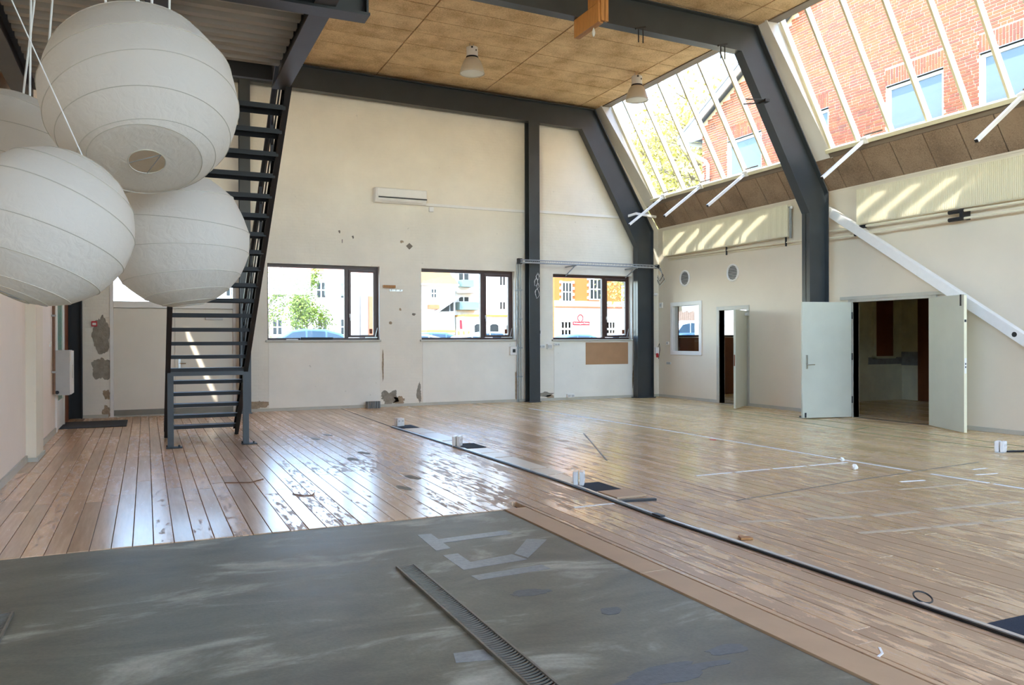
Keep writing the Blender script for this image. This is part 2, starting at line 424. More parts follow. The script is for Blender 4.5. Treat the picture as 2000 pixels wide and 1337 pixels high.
# ------------------------------------------------------------------ mesh helpers
class MB:
    def __init__(self):
        self.v = []; self.f = []
    def add(self, vs, fs):
        o = len(self.v)
        self.v += [tuple(p) for p in vs]
        self.f += [tuple(i + o for i in f) for f in fs]
        return self
    def box(self, x0, x1, y0, y1, z0, z1):
        vs = [(x0, y0, z0), (x1, y0, z0), (x1, y1, z0), (x0, y1, z0), (x0, y0, z1), (x1, y0, z1), (x1, y1, z1), (x0, y1, z1)]
        return self.add(vs, [(0, 3, 2, 1), (4, 5, 6, 7), (0, 1, 5, 4), (1, 2, 6, 5), (2, 3, 7, 6), (3, 0, 4, 7)])
    def obox(self, c, ax, ay, az):
        """oriented box, half vectors"""
        c, ax, ay, az = Vector(c), Vector(ax), Vector(ay), Vector(az)
        vs = [c + sx * ax + sy * ay + sz * az for sz in (-1, 1) for sx, sy in ((-1, -1), (1, -1), (1, 1), (-1, 1))]
        return self.add(vs, [(0, 3, 2, 1), (4, 5, 6, 7), (0, 1, 5, 4), (1, 2, 6, 5), (2, 3, 7, 6), (3, 0, 4, 7)])
    def bar(self, p, q, wd, ht, up=(0, 0, 1)):
        p, q = Vector(p), Vector(q)
        d = (q - p); L = d.length; d.normalize()
        s = d.cross(Vector(up)).normalized(); u = s.cross(d).normalized()
        return self.obox((p + q) / 2, d * L / 2, s * wd / 2, u * ht / 2)
    def prism(self, poly, a, b, axis):
        """poly: 2D list; axis 'x': (y,z), 'y': (x,z), 'z': (x,y); extruded from a to b"""
        def mk(p, t):
            if axis == 'x': return (t, p[0], p[1])
            if axis == 'y': return (p[0], t, p[1])
            return (p[0], p[1], t)
        k = len(poly)
        vs = [mk(p, a) for p in poly] + [mk(p, b) for p in poly]
        fs = [tuple(range(k)), tuple(range(2 * k - 1, k - 1, -1))]
        fs += [(i, i + k, (i + 1) % k + k, (i + 1) % k) for i in range(k)]
        return self.add(vs, fs)
    def tube(self, pts, r, k=8, closed=False, rs=None):
        pts = [Vector(p) for p in pts]; N = len(pts)
        rings = []
        prev = None
        for i, p in enumerate(pts):
            if closed: d = pts[(i + 1) % N] - pts[i - 1]
            else: d = pts[min(i + 1, N - 1)] - pts[max(i - 1, 0)]
            d.normalize()
            if prev is None:
                a = Vector((0, 0, 1)) if abs(d.z) < 0.9 else Vector((1, 0, 0))
                prev = a
            s = d.cross(prev)
            if s.length < 1e-5: s = d.cross(Vector((1, 0, 0)))
            s.normalize(); u = s.cross(d).normalized(); prev = u
            rr = rs[i] if rs else r
            rings.append([p + (s * math.cos(2 * math.pi * j / k) + u * math.sin(2 * math.pi * j / k)) * rr for j in range(k)])
        vs = [v for rg in rings for v in rg]; fs = []
        M_ = N if closed else N - 1
        for i in range(M_):
            a, b_ = i * k, ((i + 1) % N) * k
            fs += [(a + j, a + (j + 1) % k, b_ + (j + 1) % k, b_ + j) for j in range(k)]
        if not closed:
            fs += [tuple(range(k - 1, -1, -1)), tuple((N - 1) * k + j for j in range(k))]
        return self.add(vs, fs)
    def lathe(self, prof, c, k=24, cap=True):
        """prof: [(r,z)] about the vertical axis through c"""
        vs = []; fs = []
        for r, z in prof:
            vs += [(c[0] + r * math.cos(2 * math.pi * j / k), c[1] + r * math.sin(2 * math.pi * j / k), c[2] + z) for j in range(k)]
        for i in range(len(prof) - 1):
            fs += [(i * k + j, i * k + (j + 1) % k, (i + 1) * k + (j + 1) % k, (i + 1) * k + j) for j in range(k)]
        if cap:
            fs += [tuple(range(k - 1, -1, -1)), tuple((len(prof) - 1) * k + j for j in range(k))]
        return self.add(vs, fs)
    def mesh(self, name, mat, smooth=False):
        me = bpy.data.meshes.new(name)
        me.from_pydata(self.v, [], self.f)
        me.materials.append(MATS[mat])
        if smooth:
            for p in me.polygons: p.use_smooth = True
        me.update()
        return me
    def build(self, name, mat, parent=None, smooth=False, bevel=0.0, fix=True):
        me = self.mesh(name, mat, smooth)
        if fix:
            bm = bmesh.new(); bm.from_mesh(me)
            bmesh.ops.recalc_face_normals(bm, faces=bm.faces)
            bm.to_mesh(me); bm.free()
        o = bpy.data.objects.new(name, me)
        COL.objects.link(o)
        if parent: o.parent = parent; o.matrix_parent_inverse = parent_inv(parent)
        if bevel:
            md = o.modifiers.new('bevel', 'BEVEL'); md.width = bevel; md.segments = 2; md.limit_method = 'ANGLE'
        return o

def parent_inv(p):
    # world matrix from location / rotation (parents are top level or identity chains)
    m = Matrix.LocRotScale(p.location, p.rotation_euler, p.scale)
    if p.parent: m = parent_inv(p.parent).inverted() @ p.matrix_parent_inverse @ m if False else (world_of(p.parent) @ p.matrix_parent_inverse @ m)
    return m.inverted()
def world_of(p):
    m = Matrix.LocRotScale(p.location, p.rotation_euler, p.scale)
    if p.parent: return world_of(p.parent) @ p.matrix_parent_inverse @ m
    return m

def empty(name, loc=(0, 0, 0)):
    o = bpy.data.objects.new(name, None)
    COL.objects.link(o); o.location = loc; o.empty_display_size = 0.1
    return o
def tag(o, label, cat, group=None):
    o['label'] = label; o['category'] = cat
    if group: o['group'] = group
    return o
def thing(name, label, cat, loc=(0, 0, 0), group=None):
    return tag(empty(name, loc), label, cat, group)
def struct(o, label=None):
    o['kind'] = 'structure'
    if label: o['label'] = label
    return o
def link_copy(me, name, parent, loc=(0, 0, 0), rot=(0, 0, 0)):
    o = bpy.data.objects.new(name, me)
    COL.objects.link(o); o.location = loc; o.rotation_euler = rot; o.parent = parent
    return o
def blob(cx, cy, rx, ry, seed, k=22, rough=0.3):
    r = random.Random(seed); a = [r.uniform(-1, 1) for _ in range(6)]; p = [r.uniform(0, 6.28) for _ in range(6)]
    out = []
    for j in range(k):
        t = 2 * math.pi * j / k
        s = 1 + rough * sum(a[i] * math.sin((i + 1) * t + p[i]) / (1 + 0.35 * i) for i in range(6)) * 0.6 + r.uniform(-.12, .12) * rough * 2
        s = max(s, 0.25)
        out.append((cx + rx * s * math.cos(t), cy + ry * s * math.sin(t)))
    return out
def wall_cells(us, vs, holes):
    """rectangles of a wall grid left after cutting holes"""
    us = sorted(set(us)); vs = sorted(set(vs)); out = []
    for i in range(len(us) - 1):
        run = None
        for j in range(len(vs) - 1):
            cu_, cv_ = (us[i] + us[i + 1]) / 2, (vs[j] + vs[j + 1]) / 2
            inside = any(h[0] < cu_ < h[1] and h[2] < cv_ < h[3] for h in holes)
            if inside:
                if run: out.append(run); run = None
            else:
                run = (us[i], us[i + 1], run[2] if run else vs[j], vs[j + 1])
        if run: out.append(run)
    return out

XL, XR, YE, YF = -1.37, 12.33, 17.75, -4.0
def ceil_z(x): return 7.32 + 0.0187 * (10.37 - x)

# ------------------------------------------------------------------ floor
floor = struct(MB().box(-1.6, 17.3, YF, 18.2, -0.30, -0.045).build('floor', 'drain_dark'), 'worn wooden plank floor of the hall')
# concrete slab
cs = MB().box(-1.37, 2.875, YF, 6.515, -0.06, -0.006).build('concrete_slab', 'concrete', floor)
cs['label'] = 'dark grey concrete slab set into the wooden floor'
# planks along the room
PW = 0.1415
rows = []
x = XL
while x < XR - 0.01:
    rows.append((x, min(x + PW, XR))); x += PW
pieces = []
for i, (a, b) in enumerate(rows):
    y0 = 6.52 if b < 3.13 else 0.3
    if a < 3.115 < b and y0 > 1: a2 = a
    y = y0 - (rnd.uniform(0, 2.4) if y0 < 1 else 0)
    ystart = y0
    cur = y
    while cur < YE - 0.02:
        L = rnd.uniform(1.6, 3.6)
        e = cur + L
        if YE - e < 0.6: e = YE
        s = max(cur, ystart - 0.2)
        if e - s > 0.1: pieces.append((a, b, s, e))
        cur = e
pieces = [(max(a, 3.115) if (s < 6.5 and a < 3.115) else a, b, s, e) for a, b, s, e in pieces]
pieces = [p for p in pieces if p[1] - p[0] > 0.02]
def plank_rank(p):
    a, b, s, e = p
    c = Vector(((a + b) / 2, max(s, 2.2), 0)); d = (c - Vector((0, 0, 1.5))).length
    v = c - Vector((0, 0, 1.5)); fz = v.dot(fwd); lx = v.dot(cr) / max(fz, .01)
    return d + (100 if (abs(lx) > 0.72 or fz < 0.5) else 0)
pieces.sort(key=plank_rank)
def plank_mb(mb, a, b, s, e, dz):
    g = 0.0026; h = 0.0022
    x0, x1, y0, y1, z0, z1 = a + g, b - g, s + g * .6, e - g * .6, -0.045, dz
    vs = [(x0, y0, z0), (x1, y0, z0), (x1, y1, z0), (x0, y1, z0), (x0, y0, z1 - h), (x1, y0, z1 - h), (x1, y1, z1 - h), (x0, y1, z1 - h),
          (x0 + h, y0 + h, z1), (x1 - h, y0 + h, z1), (x1 - h, y1 - h, z1), (x0 + h, y1 - h, z1)]
    fs = [(0, 1, 5, 4), (1, 2, 6, 5), (2, 3, 7, 6), (3, 0, 4, 7), (4, 5, 9, 8), (5, 6, 10, 9), (6, 7, 11, 10), (7, 4, 8, 11), (8, 9, 10, 11)]
    mb.add(vs, fs)
rest = MB()
for i, (a, b, s, e) in enumerate(pieces):
    dz = rnd.uniform(-0.0012, 0.0008)
    if i < 300:
        mb = MB(); plank_mb(mb, a, b, s, e, dz)
        mb.build('plank', 'plank', floor, fix=False)
    else:
        plank_mb(rest, a, b, s, e, dz)
ro = rest.build('planks', 'plank', floor, fix=False); ro['kind'] = 'stuff'
# room behind the double door has the same boards
bm_ = MB()
for i in range(40):
    plank_mb(bm_, XR + 0.02 + i * 0.12, XR + 0.02 + (i + 1) * 0.12, 8.4, 17.7, 0)
bo = bm_.build('planks', 'plank', floor, fix=False); bo['kind'] = 'stuff'

# ------------------------------------------------------------------ end wall with windows
WIN = [(2.355, 4.80, 1.52, 3.165), (5.785, 8.15, 1.52, 3.165), (9.195, 11.50, 1.515, 3.145)]
DOOR1 = (-0.65, 1.72, 0.0, 3.15)
WIN5 = (12.97, 15.6, 1.565, 3.1)
holes = list(WIN) + [DOOR1, WIN5]
us = [-1.6, 17.3] + [h[0] for h in holes] + [h[1] for h in holes]
vs_ = [-0.3, 4.4] + [h[2] for h in holes] + [h[3] for h in holes]
mb = MB()
for a, b, c, d in wall_cells(us, vs_, holes):
    mb.box(a, b, YE, YE + 0.36, c, d)
mb.prism([(-1.6, 4.4), (12.33, 4.4), (10.38, 7.36), (10.38, 7.7), (-1.6, 7.9)], YE, YE + 0.36, 'y')
wall_end = struct(mb.build('wall_back', 'wall_cream'), 'tall cream painted end wall with three windows')
# smooth infill panels under the windows, slightly proud of the joints
for (a, b, c, d) in WIN:
    o = MB().box(a + 0.02, b - 0.005, YE - 0.012, YE + 0.01, 0.07, 1.46).build('infill_panel', 'wall_panel', wall_end)
# peeled plaster
def plaster(cx, cz, rx, rz, seed, mat, rough=0.35):
    MB().prism(blob(cx, cz, rx, rz, seed, 46, rough * 1.35), YE - 0.006, YE + 0.005, 'y').build('plaster_patch', mat, wall_end)
plaster(-0.80, 1.66, 0.15, 0.36, 3, 'plaster_grey', 0.28)
plaster(-0.80, 0.98, 0.16, 0.24, 4, 'plaster_grey', 0.28)
plaster(-0.71, 0.45, 0.06, 0.10, 5, 'plaster_brown', 0.3)
plaster(-0.72, 0.12, 0.08, 0.12, 6, 'plaster_brown', 0.35)
plaster(2.17, 0.16, 0.20, 0.09, 8, 'plaster_brown', 0.3)
plaster(5.02, 0.20, 0.20, 0.17, 9, 'plaster_grey', 0.4)
plaster(5.25, 0.14, 0.13, 0.09, 10, 'plaster_brown', 0.5)
plaster(5.72, 0.30, 0.05, 0.22, 11, 'plaster_grey', 0.5)
plaster(8.17, 0.35, 0.06, 0.32, 12, 'plaster_brown', 0.4)
plaster(8.98, 0.16, 0.22, 0.06, 13, 'plaster_grey', 0.4)
plaster(9.08, 0.09, 0.12, 0.05, 14, 'plaster_brown', 0.4)
plaster(11.52, 0.45, 0.03, 0.30, 15, 'plaster_brown', 0.5)
plaster(4.87, 0.95, 0.02, 0.35, 16, 'plaster_brown', 0.5)
for i, (px, pz) in enumerate([(5.5, 3.62), (5.32, 3.75), (4.2, 3.8), (5.28, 2.2), (5.6, 2.1), (3.0, 0.8), (4.0, 1.0), (3.6, 0.45), (7.4, 1.1), (7.6, 0.5), (10.2, 0.7), (1.95, 1.45), (3.9, 3.9), (5.05, 1.9), (6.9, 0.62), (10.9, 0.42)]):
    MB().prism(blob(px, pz, 0.025 + 0.02 * (i % 3 == 1), 0.03, 40 + i, 12, 0.5), YE - 0.004, YE + 0.002, 'y').build('chip', 'plaster_brown' if i % 2 else 'scuff', wall_end)
MB().prism([(5.42, 3.66), (5.50, 3.73), (5.58, 3.66), (5.50, 3.58)], YE - 0.006, YE + 0.002, 'y').build('chip', 'scuff', wall_end)
MB().box(3.95, 3.965, YE - 0.006, YE, 3.66, 3.74).build('chip', 'scuff', wall_end)

# windows
def window(idx, rect, mull, label):
    a, b, c, d = rect
    y = YE + 0.15
    t = struct(empty('window_%d' % idx, (a, y, c)), label)
    fw = 0.07
    m = MB()
    m.box(a, b, y, y + 0.09, d - fw, d); m.box(a, b, y, y + 0.09, c, c + 0.045)
    m.box(a, a + 0.035, y, y + 0.09, c + 0.045, d - fw); m.box(b - 0.055, b, y, y + 0.09, c + 0.045, d - fw)
    m.box(mull - 0.045, mull + 0.045, y, y + 0.09, c + 0.045, d - fw)
    m.build('window_frame', 'window_brown', t, bevel=0.004)
    g = MB().box(a + 0.035, mull - 0.045, y + 0.04, y + 0.046, c + 0.045, d - fw).build('pane', 'tinted_glass', t)
    # casement sash
    s0, s1, z0, z1 = mull + 0.045, b - 0.055, c + 0.05, d - fw - 0.005
    m = MB(); w_ = 0.055
    m.box(s0, s1, y - 0.015, y + 0.05, z1 - w_, z1); m.box(s0, s1, y - 0.015, y + 0.05, z0, z0 + w_)
    m.box(s0, s0 + w_, y - 0.015, y + 0.05, z0 + w_, z1 - w_); m.box(s1 - w_, s1, y - 0.015, y + 0.05, z0 + w_, z1 - w_)
    sa = m.build('sash', 'window_brown', t, bevel=0.006)
    MB().box(s0 + w_, s1 - w_, y + 0.015, y + 0.021, z0 + w_, z1 - w_).build('pane', 'tinted_glass', sa)
    h = MB().box(s0 + 0.015, s0 + 0.04, y - 0.035, y - 0.015, 2.02, 2.1); h.bar((s0 + 0.027, y - 0.05, 2.08), (s0 + 0.035, y - 0.05, 1.95), 0.018, 0.018, (0, 1, 0))
    h.build('window_handle', 'white_plastic', sa, bevel=0.003)
    st = MB().bar((s1 - 0.02, y - 0.03, z0 + 0.02), (s1 + 0.03, y - 0.03, z0 + 0.22), 0.012, 0.02, (0, 1, 0)); st.box(s1 - 0.25, s1 + 0.03, y - 0.04, y - 0.02, z0 - 0.01, z0 + 0.01)
    st.build('casement_stay', 'aluminium', sa)
    MB().box(s1 - w_ - 0.09, s1 - w_ - 0.02, y + 0.008, y + 0.014, z0 + w_ + 0.03, z0 + w_ + 0.14).build('sticker', 'brown_board', sa)
    MB().box(a - 0.04, b + 0.02, YE - 0.06, YE + 0.2, c - 0.045, c).build('window_sill', 'frame_grey', t, bevel=0.006)
    return t
w1 = window(1, WIN[0], 4.08, 'brown framed window left of the others with tree outside')
window(2, WIN[1], 7.36, 'brown framed middle window of the end wall')
window(3, WIN[2], 10.74, 'brown framed window beside the right hand column')

# baseboard of the end wall
mb = MB()
for a, b in ((-1.13, -0.68), (1.95, 17.0)): mb.box(a, min(b, XR), YE - 0.02, YE, 0.0, 0.065)
struct(mb.build('baseboard_back', 'frame_grey'))

# ------------------------------------------------------------------ door 1 (double door with fanlight behind the stairs)
d1 = struct(empty('door_1', (0.5, YE, 0)), 'cream double door with glazed fanlight behind the stairs')
m = MB(); y0, y1 = YE - 0.02, YE + 0.12
m.box(-0.65, -0.585, y0, y1, 0, 3.15); m.box(1.655, 1.72, y0, y1, 0, 3.15); m.box(-0.585, 1.655, y0, y1, 2.17, 2.30); m.box(-0.585, 1.655, y0, y1, 3.07, 3.15)
m.build('door_frame', 'white_paint', d1, bevel=0.005)
MB().box(-0.60, 1.67, YE + 0.065, YE + 0.10, 0, 2.19).build('light_gap_backing', 'door_cream', d1)  # unseen backing sheet, added to stop daylight through the leaf gaps
for k, (a, b) in enumerate(((-0.583, 0.533), (0.537, 1.653))):
    lf = MB().box(a, b, YE + 0.01, YE + 0.06, 0.03, 2.16).build('door_leaf', 'door_cream', d1, bevel=0.004)
    MB().box(a, b, YE - 0.012, YE + 0.012, 0.03, 0.14).build('kick_strip', 'kick_strip', lf)
    if k: 
        h = MB().box(0.60, 0.64, YE - 0.005, YE + 0.012, 0.92, 1.14); h.tube([(0.62, YE - 0.005, 1.05), (0.62, YE - 0.05, 1.05), (0.74, YE - 0.05, 1.05)], 0.009, 6)
        h.build('door_handle', 'chrome', lf)
        MB().box(1.12, 1.46, YE - 0.05, YE + 0.01, 1.94, 2.0).build('door_closer', 'grey_plastic', lf, bevel=0.006)
MB().box(-0.585, 1.655, YE + 0.05, YE + 0.056, 2.30, 3.07).build('pane', 'tinted_glass', d1)

# ------------------------------------------------------------------ left wall
mb = MB()
LW = [(10.05, 10.5, 6.8, 7.3), (14.45, 15.25, 6.8, 7.3), (-3.0, 7.0, 5.0, 7.0)]      # unseen openings above the mezzanine, added for daylight and sun streaks
for a, b, c, d in wall_cells([YF, YE + .3] + [h[0] for h in LW] + [h[1] for h in LW], [-.3, 7.6] + [h[2] for h in LW] + [h[3] for h in LW], LW):
    mb.box(XL - .12, XL, a, b, c, d)
wall_left = struct(mb.build('wall_left', 'wall_pink'), 'pale pink left wall with a boxed pier')
o = MB().box(XL, -1.255, 11.64, 12.39, 0, 4.2).build('pier', 'wall_smooth', wall_left)
MB().box(XL - 0.02, XL + 0.022, YF, 11.62, 0, 0.085).build('skirting', 'frame_grey', wall_left)
MB().box(XL - 0.02, XL + 0.022, 12.41, 15.15, 0, 0.085).build('skirting', 'frame_grey', wall_left)
MB().box(XL, -1.235, 11.62, 12.41, 0, 0.05).build('skirting', 'frame_grey', wall_left)
d4 = struct(empty('door_4', (XL, 15.9, 0)), 'narrow glazed side door in the left wall near the corner')
m = MB(); m.box(XL - 0.02, XL + 0.03, 15.2, 15.28, 0, 2.3); m.box(XL - 0.02, XL + 0.03, 16.5, 16.6, 0, 2.3); m.box(XL - 0.02, XL + 0.03, 15.28, 16.5, 2.2, 2.3)
m.box(XL - 0.02, XL + 0.025, 15.28, 15.42, 0.03, 2.2); m.box(XL - 0.02, XL + 0.025, 16.36, 16.5, 0.03, 2.2); m.box(XL - 0.02, XL + 0.025, 15.42, 16.36, 0.03, 0.5)
m.build('door_frame', 'white_paint', d4, bevel=0.004)
MB().box(XL, XL + 0.012, 15.42, 16.36, 0.5, 2.2).build('pane', 'teal_reflection', d4)
MB().box(XL, XL + 0.02, 16.62, YE, 0, 3.2).build('dark_panel', 'brown_board', wall_left)
cb = thing('wall_cabinet', 'grey metal utility cabinet on the left wall before the corner', 'cabinet', (XL, 14.9, 0.63))
MB().box(XL, -1.135, 14.9, 15.45, 0.63, 1.36).build('body', 'grey_plastic', cb, bevel=0.006)
MB().box(-1.135, -1.11, 14.91, 15.44, 0.64, 1.35).build('door', 'white_paint', cb, bevel=0.005)  # whiter than the body to paint in the light on this side
MB().box(-1.112, -1.104, 15.1, 15.16, 0.9, 1.12).build('label_plate', 'frame_grey', cb)
MB().tube([(XL + 0.06, 14.89, 0.68), (XL + 0.06, 14.85, 0.68)], 0.03, 10).build('knob', 'black_plastic', cb)
cp = thing('conduit_pipe', 'thin brown conduit pipe running up the left wall by the cabinet', 'pipe', (XL + 0.02, 14.7, 0.6))
MB().tube([(XL + 0.03, 14.72, 0.66), (XL + 0.03, 14.72, 4.1)], 0.022, 8).build('pipe', 'rust_pipe', cp)
for z in (1.0, 1.9): MB().box(XL, XL + 0.06, 14.68, 14.76, z, z + 0.03).build('clip', 'galvanised', cp)
sw = thing('switch', 'small beige wall switch beside the brown conduit pipe', 'switch', (XL, 14.4, 1.45))
MB().box(XL, XL + 0.03, 14.32, 14.42, 1.42, 1.50).build('plate', 'white_plastic', sw, bevel=0.004); MB().box(XL + 0.03, XL + 0.036, 14.345, 14.395, 1.435, 1.485).build('rocker', 'white_plastic', sw)
fa = thing('fire_alarm_point', 'red fire alarm call point on the peeling pier', 'alarm', (-0.92, YE, 1.80))
MB().box(-0.97, -0.87, YE - 0.05, YE, 1.795, 1.90).build('body', 'red_plastic', fa, bevel=0.006)
MB().box(-0.952, -0.888, YE - 0.056, YE - 0.05, 1.82, 1.868).build('button_plate', 'white_plastic', fa)
tag(MB().box(-1.38, -0.32, 15.75, 16.95, 0.0, 0.015).build('doormat', 'doormat', bevel=0.004), 'dark grey doormat on the planks in the left corner', 'mat')

# ------------------------------------------------------------------ right wall
D2 = (14.32, 15.27, 0.0, 2.18); D3 = (9.62, 11.32, 0.0, 2.20); W4 = (15.95, 17.16, 1.14, 2.42)
hs = [D2, D3, W4]
us = [YF, YE + 0.3] + [h[0] for h in hs] + [h[1] for h in hs]; vs_ = [-0.3, 4.41] + [h[2] for h in hs] + [h[3] for h in hs]
mb = MB()
for a, b, c, d in wall_cells(us, vs_, hs): mb.box(XR, XR + 0.15, a, b, c, d)
wall_right = struct(mb.build('wall_right', 'wall_smooth'), 'cream plastered right wall under the sloping glazing')
mb = MB()
for a, b in ((YF, 9.55), (11.42, 14.22), (15.36, YE)): mb.box(XR - 0.02, XR, a, b, 0, 0.07)
struct(mb.build('baseboard_right', 'frame_grey'))
# sloping part below the glazing: boards
slope = Vector((11.95 - XR, 0, 4.97 - 4.41)); sl_l = slope.length; sd = slope.normalized(); sn = Vector((sd.z, 0, -sd.x))  # outward
def slope_pt(t, off=0.0): return Vector((XR, 0, 4.41)) + sd * t + sn * off
a0, a1 = slope_pt(0, 0.03), slope_pt(sl_l, 0.03); b1, b0 = slope_pt(sl_l, 0.2), slope_pt(0, 0.2)
up = MB().prism([(a0.x, a0.z), (a1.x, a1.z), (b1.x, b1.z), (b0.x, b0.z)], YF, YE, 'y').build('wall_right_slope', 'drain_dark')
struct(up, 'sloping brown wood wool apron between wall and glazing')
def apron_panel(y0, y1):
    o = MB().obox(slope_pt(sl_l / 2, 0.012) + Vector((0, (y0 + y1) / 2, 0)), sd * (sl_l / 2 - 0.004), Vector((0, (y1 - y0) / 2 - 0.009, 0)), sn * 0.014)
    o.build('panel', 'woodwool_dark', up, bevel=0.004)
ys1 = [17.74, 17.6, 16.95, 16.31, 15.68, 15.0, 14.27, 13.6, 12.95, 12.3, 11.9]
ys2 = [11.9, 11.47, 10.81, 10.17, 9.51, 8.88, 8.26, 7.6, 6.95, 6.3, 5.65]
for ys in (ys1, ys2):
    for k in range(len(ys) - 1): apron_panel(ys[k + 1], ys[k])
MB().box(XR - 0.015, XR + 0.02, YF, YE, 4.385, 4.42).build('trim_strip', 'wall_smooth', up)

# ------------------------------------------------------------------ ceiling
def tilt(x0, x1, y0, y1, zo, th):
    return [(x0, y0, ceil_z(x0) + zo), (x1, y0, ceil_z(x1) + zo), (x1, y1, ceil_z(x1) + zo), (x0, y1, ceil_z(x0) + zo),
            (x0, y0, ceil_z(x0) + zo + th), (x1, y0, ceil_z(x1) + zo + th), (x1, y1, ceil_z(x1) + zo + th), (x0, y1, ceil_z(x0) + zo + th)]
BF = [(0, 3, 2, 1), (4, 5, 6, 7), (0, 1, 5, 4), (1, 2, 6, 5), (2, 3, 7, 6), (3, 0, 4, 7)]
ceiling = struct(MB().add(tilt(-1.6, 10.45, YF, YE + 0.36, 0.04, 0.14), BF).build('ceiling', 'brown_board'), 'wood wool panel ceiling of the hall')
cxs = [-1.37, -0.46, 2.12, 4.70, 7.29, 9.87, 10.38]
cy0 = 14.84
for ci in range(len(cxs) - 1):
    a, b = cxs[ci] + 0.013, cxs[ci + 1] - 0.013
    me = MB().add(tilt(a, b, 0.009, 0.625, 0.0, 0.035), BF).mesh('ceiling_panel', 'woodwool')
    for k in range(-16, 5):
        y = cy0 + 0.634 * k
        if y > 17.72 or (ci < 3 and y < 8.0): continue
        o = link_copy(me, 'ceiling_panel', ceiling, (0, y, rnd.uniform(-0.003, 0.003)))

# skylights
GT, GB = Vector((10.62, 0, 7.335)), Vector((11.87, 0, 5.09))
gd = (GT - GB).normalized(); gn = Vector((gd.z, 0, -gd.x)); GL = (GT - GB).length
def gpt(t, y, off=0.0): return GB + gd * t + gn * off + Vector((0, y, 0))
def skylight(idx, ylo, yhi, bars, label):
    t = struct(empty('window_%d' % idx, (11.87, (ylo + yhi) / 2, 5.09)), label)
    for yb in bars:
        o = MB().obox(gpt(GL / 2, yb, 0.02), gd * (GL / 2), Vector((0, 0.021, 0)), gn * 0.045)
        bo = o.build('glazing_bar', 'cream_paint', t, bevel=0.004)
        MB().obox(gpt(GL / 2, yb, 0.075), gd * (GL / 2), Vector((0, 0.03, 0)), gn * 0.008).build('bar_cap', 'white_paint', bo)
    edges = [yhi] + list(bars) + [ylo]
    for k in range(len(edges) - 1):
        ya, yb = edges[k + 1], edges[k]
        if yb - ya < 0.1: continue
        MB().obox(gpt(GL / 2, (ya + yb) / 2, 0.045), gd * (GL / 2 - 0.03), Vector((0, (yb - ya) / 2 - 0.018, 0)), gn * 0.003).build('pane', 'sky_glass', t)
    m = MB(); m.obox(gpt(0.0, (ylo + yhi) / 2, 0.0), gd * 0.035, Vector((0, (yhi - ylo) / 2, 0)), gn * 0.075)
    m.build('bottom_rail', 'cream_paint', t, bevel=0.005)
    fo = Vector((11.9, 0, 5.0)) ; 
    MB().obox(slope_pt(sl_l + 0.07, 0.005) + Vector((0, (ylo + yhi) / 2, 0)), sd * 0.066, Vector((0, (yhi - ylo) / 2, 0)), sn * 0.02).build('fascia', 'fascia_wood', t, bevel=0.003)
    MB().prism([(10.37, 7.30), (10.37, 7.45), (10.62, 7.45), (10.60, 7.31)], ylo, yhi, 'y').build('head_board', 'fascia_wood', t)
    # side cheeks
    def cheek(ya, yb):
        MB().prism([(10.33, 7.32), (11.95, 4.96), (12.02, 5.08), (10.72, 7.45), (10.33, 7.45)], ya, yb, 'y').build('side_cheek', 'white_paint', t)
    cheek(yhi - 0.05, yhi); cheek(ylo, ylo + 0.05)
    return t
B1 = [17.26, 16.76, 16.02, 15.29, 14.56, 13.83, 13.10, 12.37]
B2 = [11.40, 10.79, 10.07, 9.33, 8.62, 7.93]
skylight(4, 11.93, 17.36, B1, 'far sloping skylight with cream glazing bars')
skylight(5, 7.2, 11.50, B2, 'near sloping skylight facing the brick gable')
skylight(8, 0.2, 5.6, [4.85, 4.1, 3.35, 2.6, 1.85, 1.1], 'unseen sloping skylight of the bay beside the viewer, added for daylight')  # out of view; put in to brighten the hall
# solid roof slope elsewhere
m = MB()
poly = [(10.36, 7.36), (11.95, 4.97), (12.12, 5.08), (10.72, 7.46), (10.36, 7.46)]
for a, b in ((17.36, YE + 0.36), (11.50, 11.93), (5.6, 7.2), (YF, 0.2)): m.prism(poly, a, b, 'y')
struct(m.build('wall_roof_slope', 'white_paint'), 'solid strips of roof slope beside the skylights')

# ------------------------------------------------------------------ front wall behind the viewer
FW = [(-0.9, 3.0, 0.0, 3.4), (3.8, 7.4, 0.5, 5.4), (8.0, 12.0, 0.5, 5.4)]  # unseen openings, added and sized to let daylight in
us = [-1.6, XR + .2] + [h[0] for h in FW] + [h[1] for h in FW]; vs_ = [-0.3, 7.9] + [h[2] for h in FW] + [h[3] for h in FW]
mb = MB()
for a, b, c, d in wall_cells(us, vs_, FW): mb.box(a, b, YF - 0.3, YF, c, d)
struct(mb.build('wall_front', 'wall_smooth'), 'unseen wall behind the viewer with openings added for daylight')

# ------------------------------------------------------------------ steel frames
def in_z(x): return 6.735 + 0.0193 * (9.87 - x)
def out_z(x): return 7.262 + 0.0187 * (10.25 - x)
def isec(mb, i0, i1, o0, o1, ym, fw=0.20, tf=0.02, tw=0.014):
    mb.prism([i0, i1, o1, o0], ym - tw / 2, ym + tw / 2, 'y')
    def fl(p, q, sgn):
        p, q = Vector(p), Vector(q); d = (q - p).normalized(); n_ = Vector((-d.y, d.x)) * sgn * tf
        mb.prism([tuple(p), tuple(q), tuple(q + n_), tuple(p + n_)], ym - fw / 2, ym + fw / 2, 'y')
    # inner flange grows towards the outer side
    ci = (Vector(o0) + Vector(o1)) / 2 - (Vector(i0) + Vector(i1)) / 2
    d = (Vector(i1) - Vector(i0)).normalized(); n_ = Vector((-d.y, d.x))
    s = 1 if n_.dot(ci) > 0 else -1
    fl(i0, i1, s); fl(o0, o1, -s)
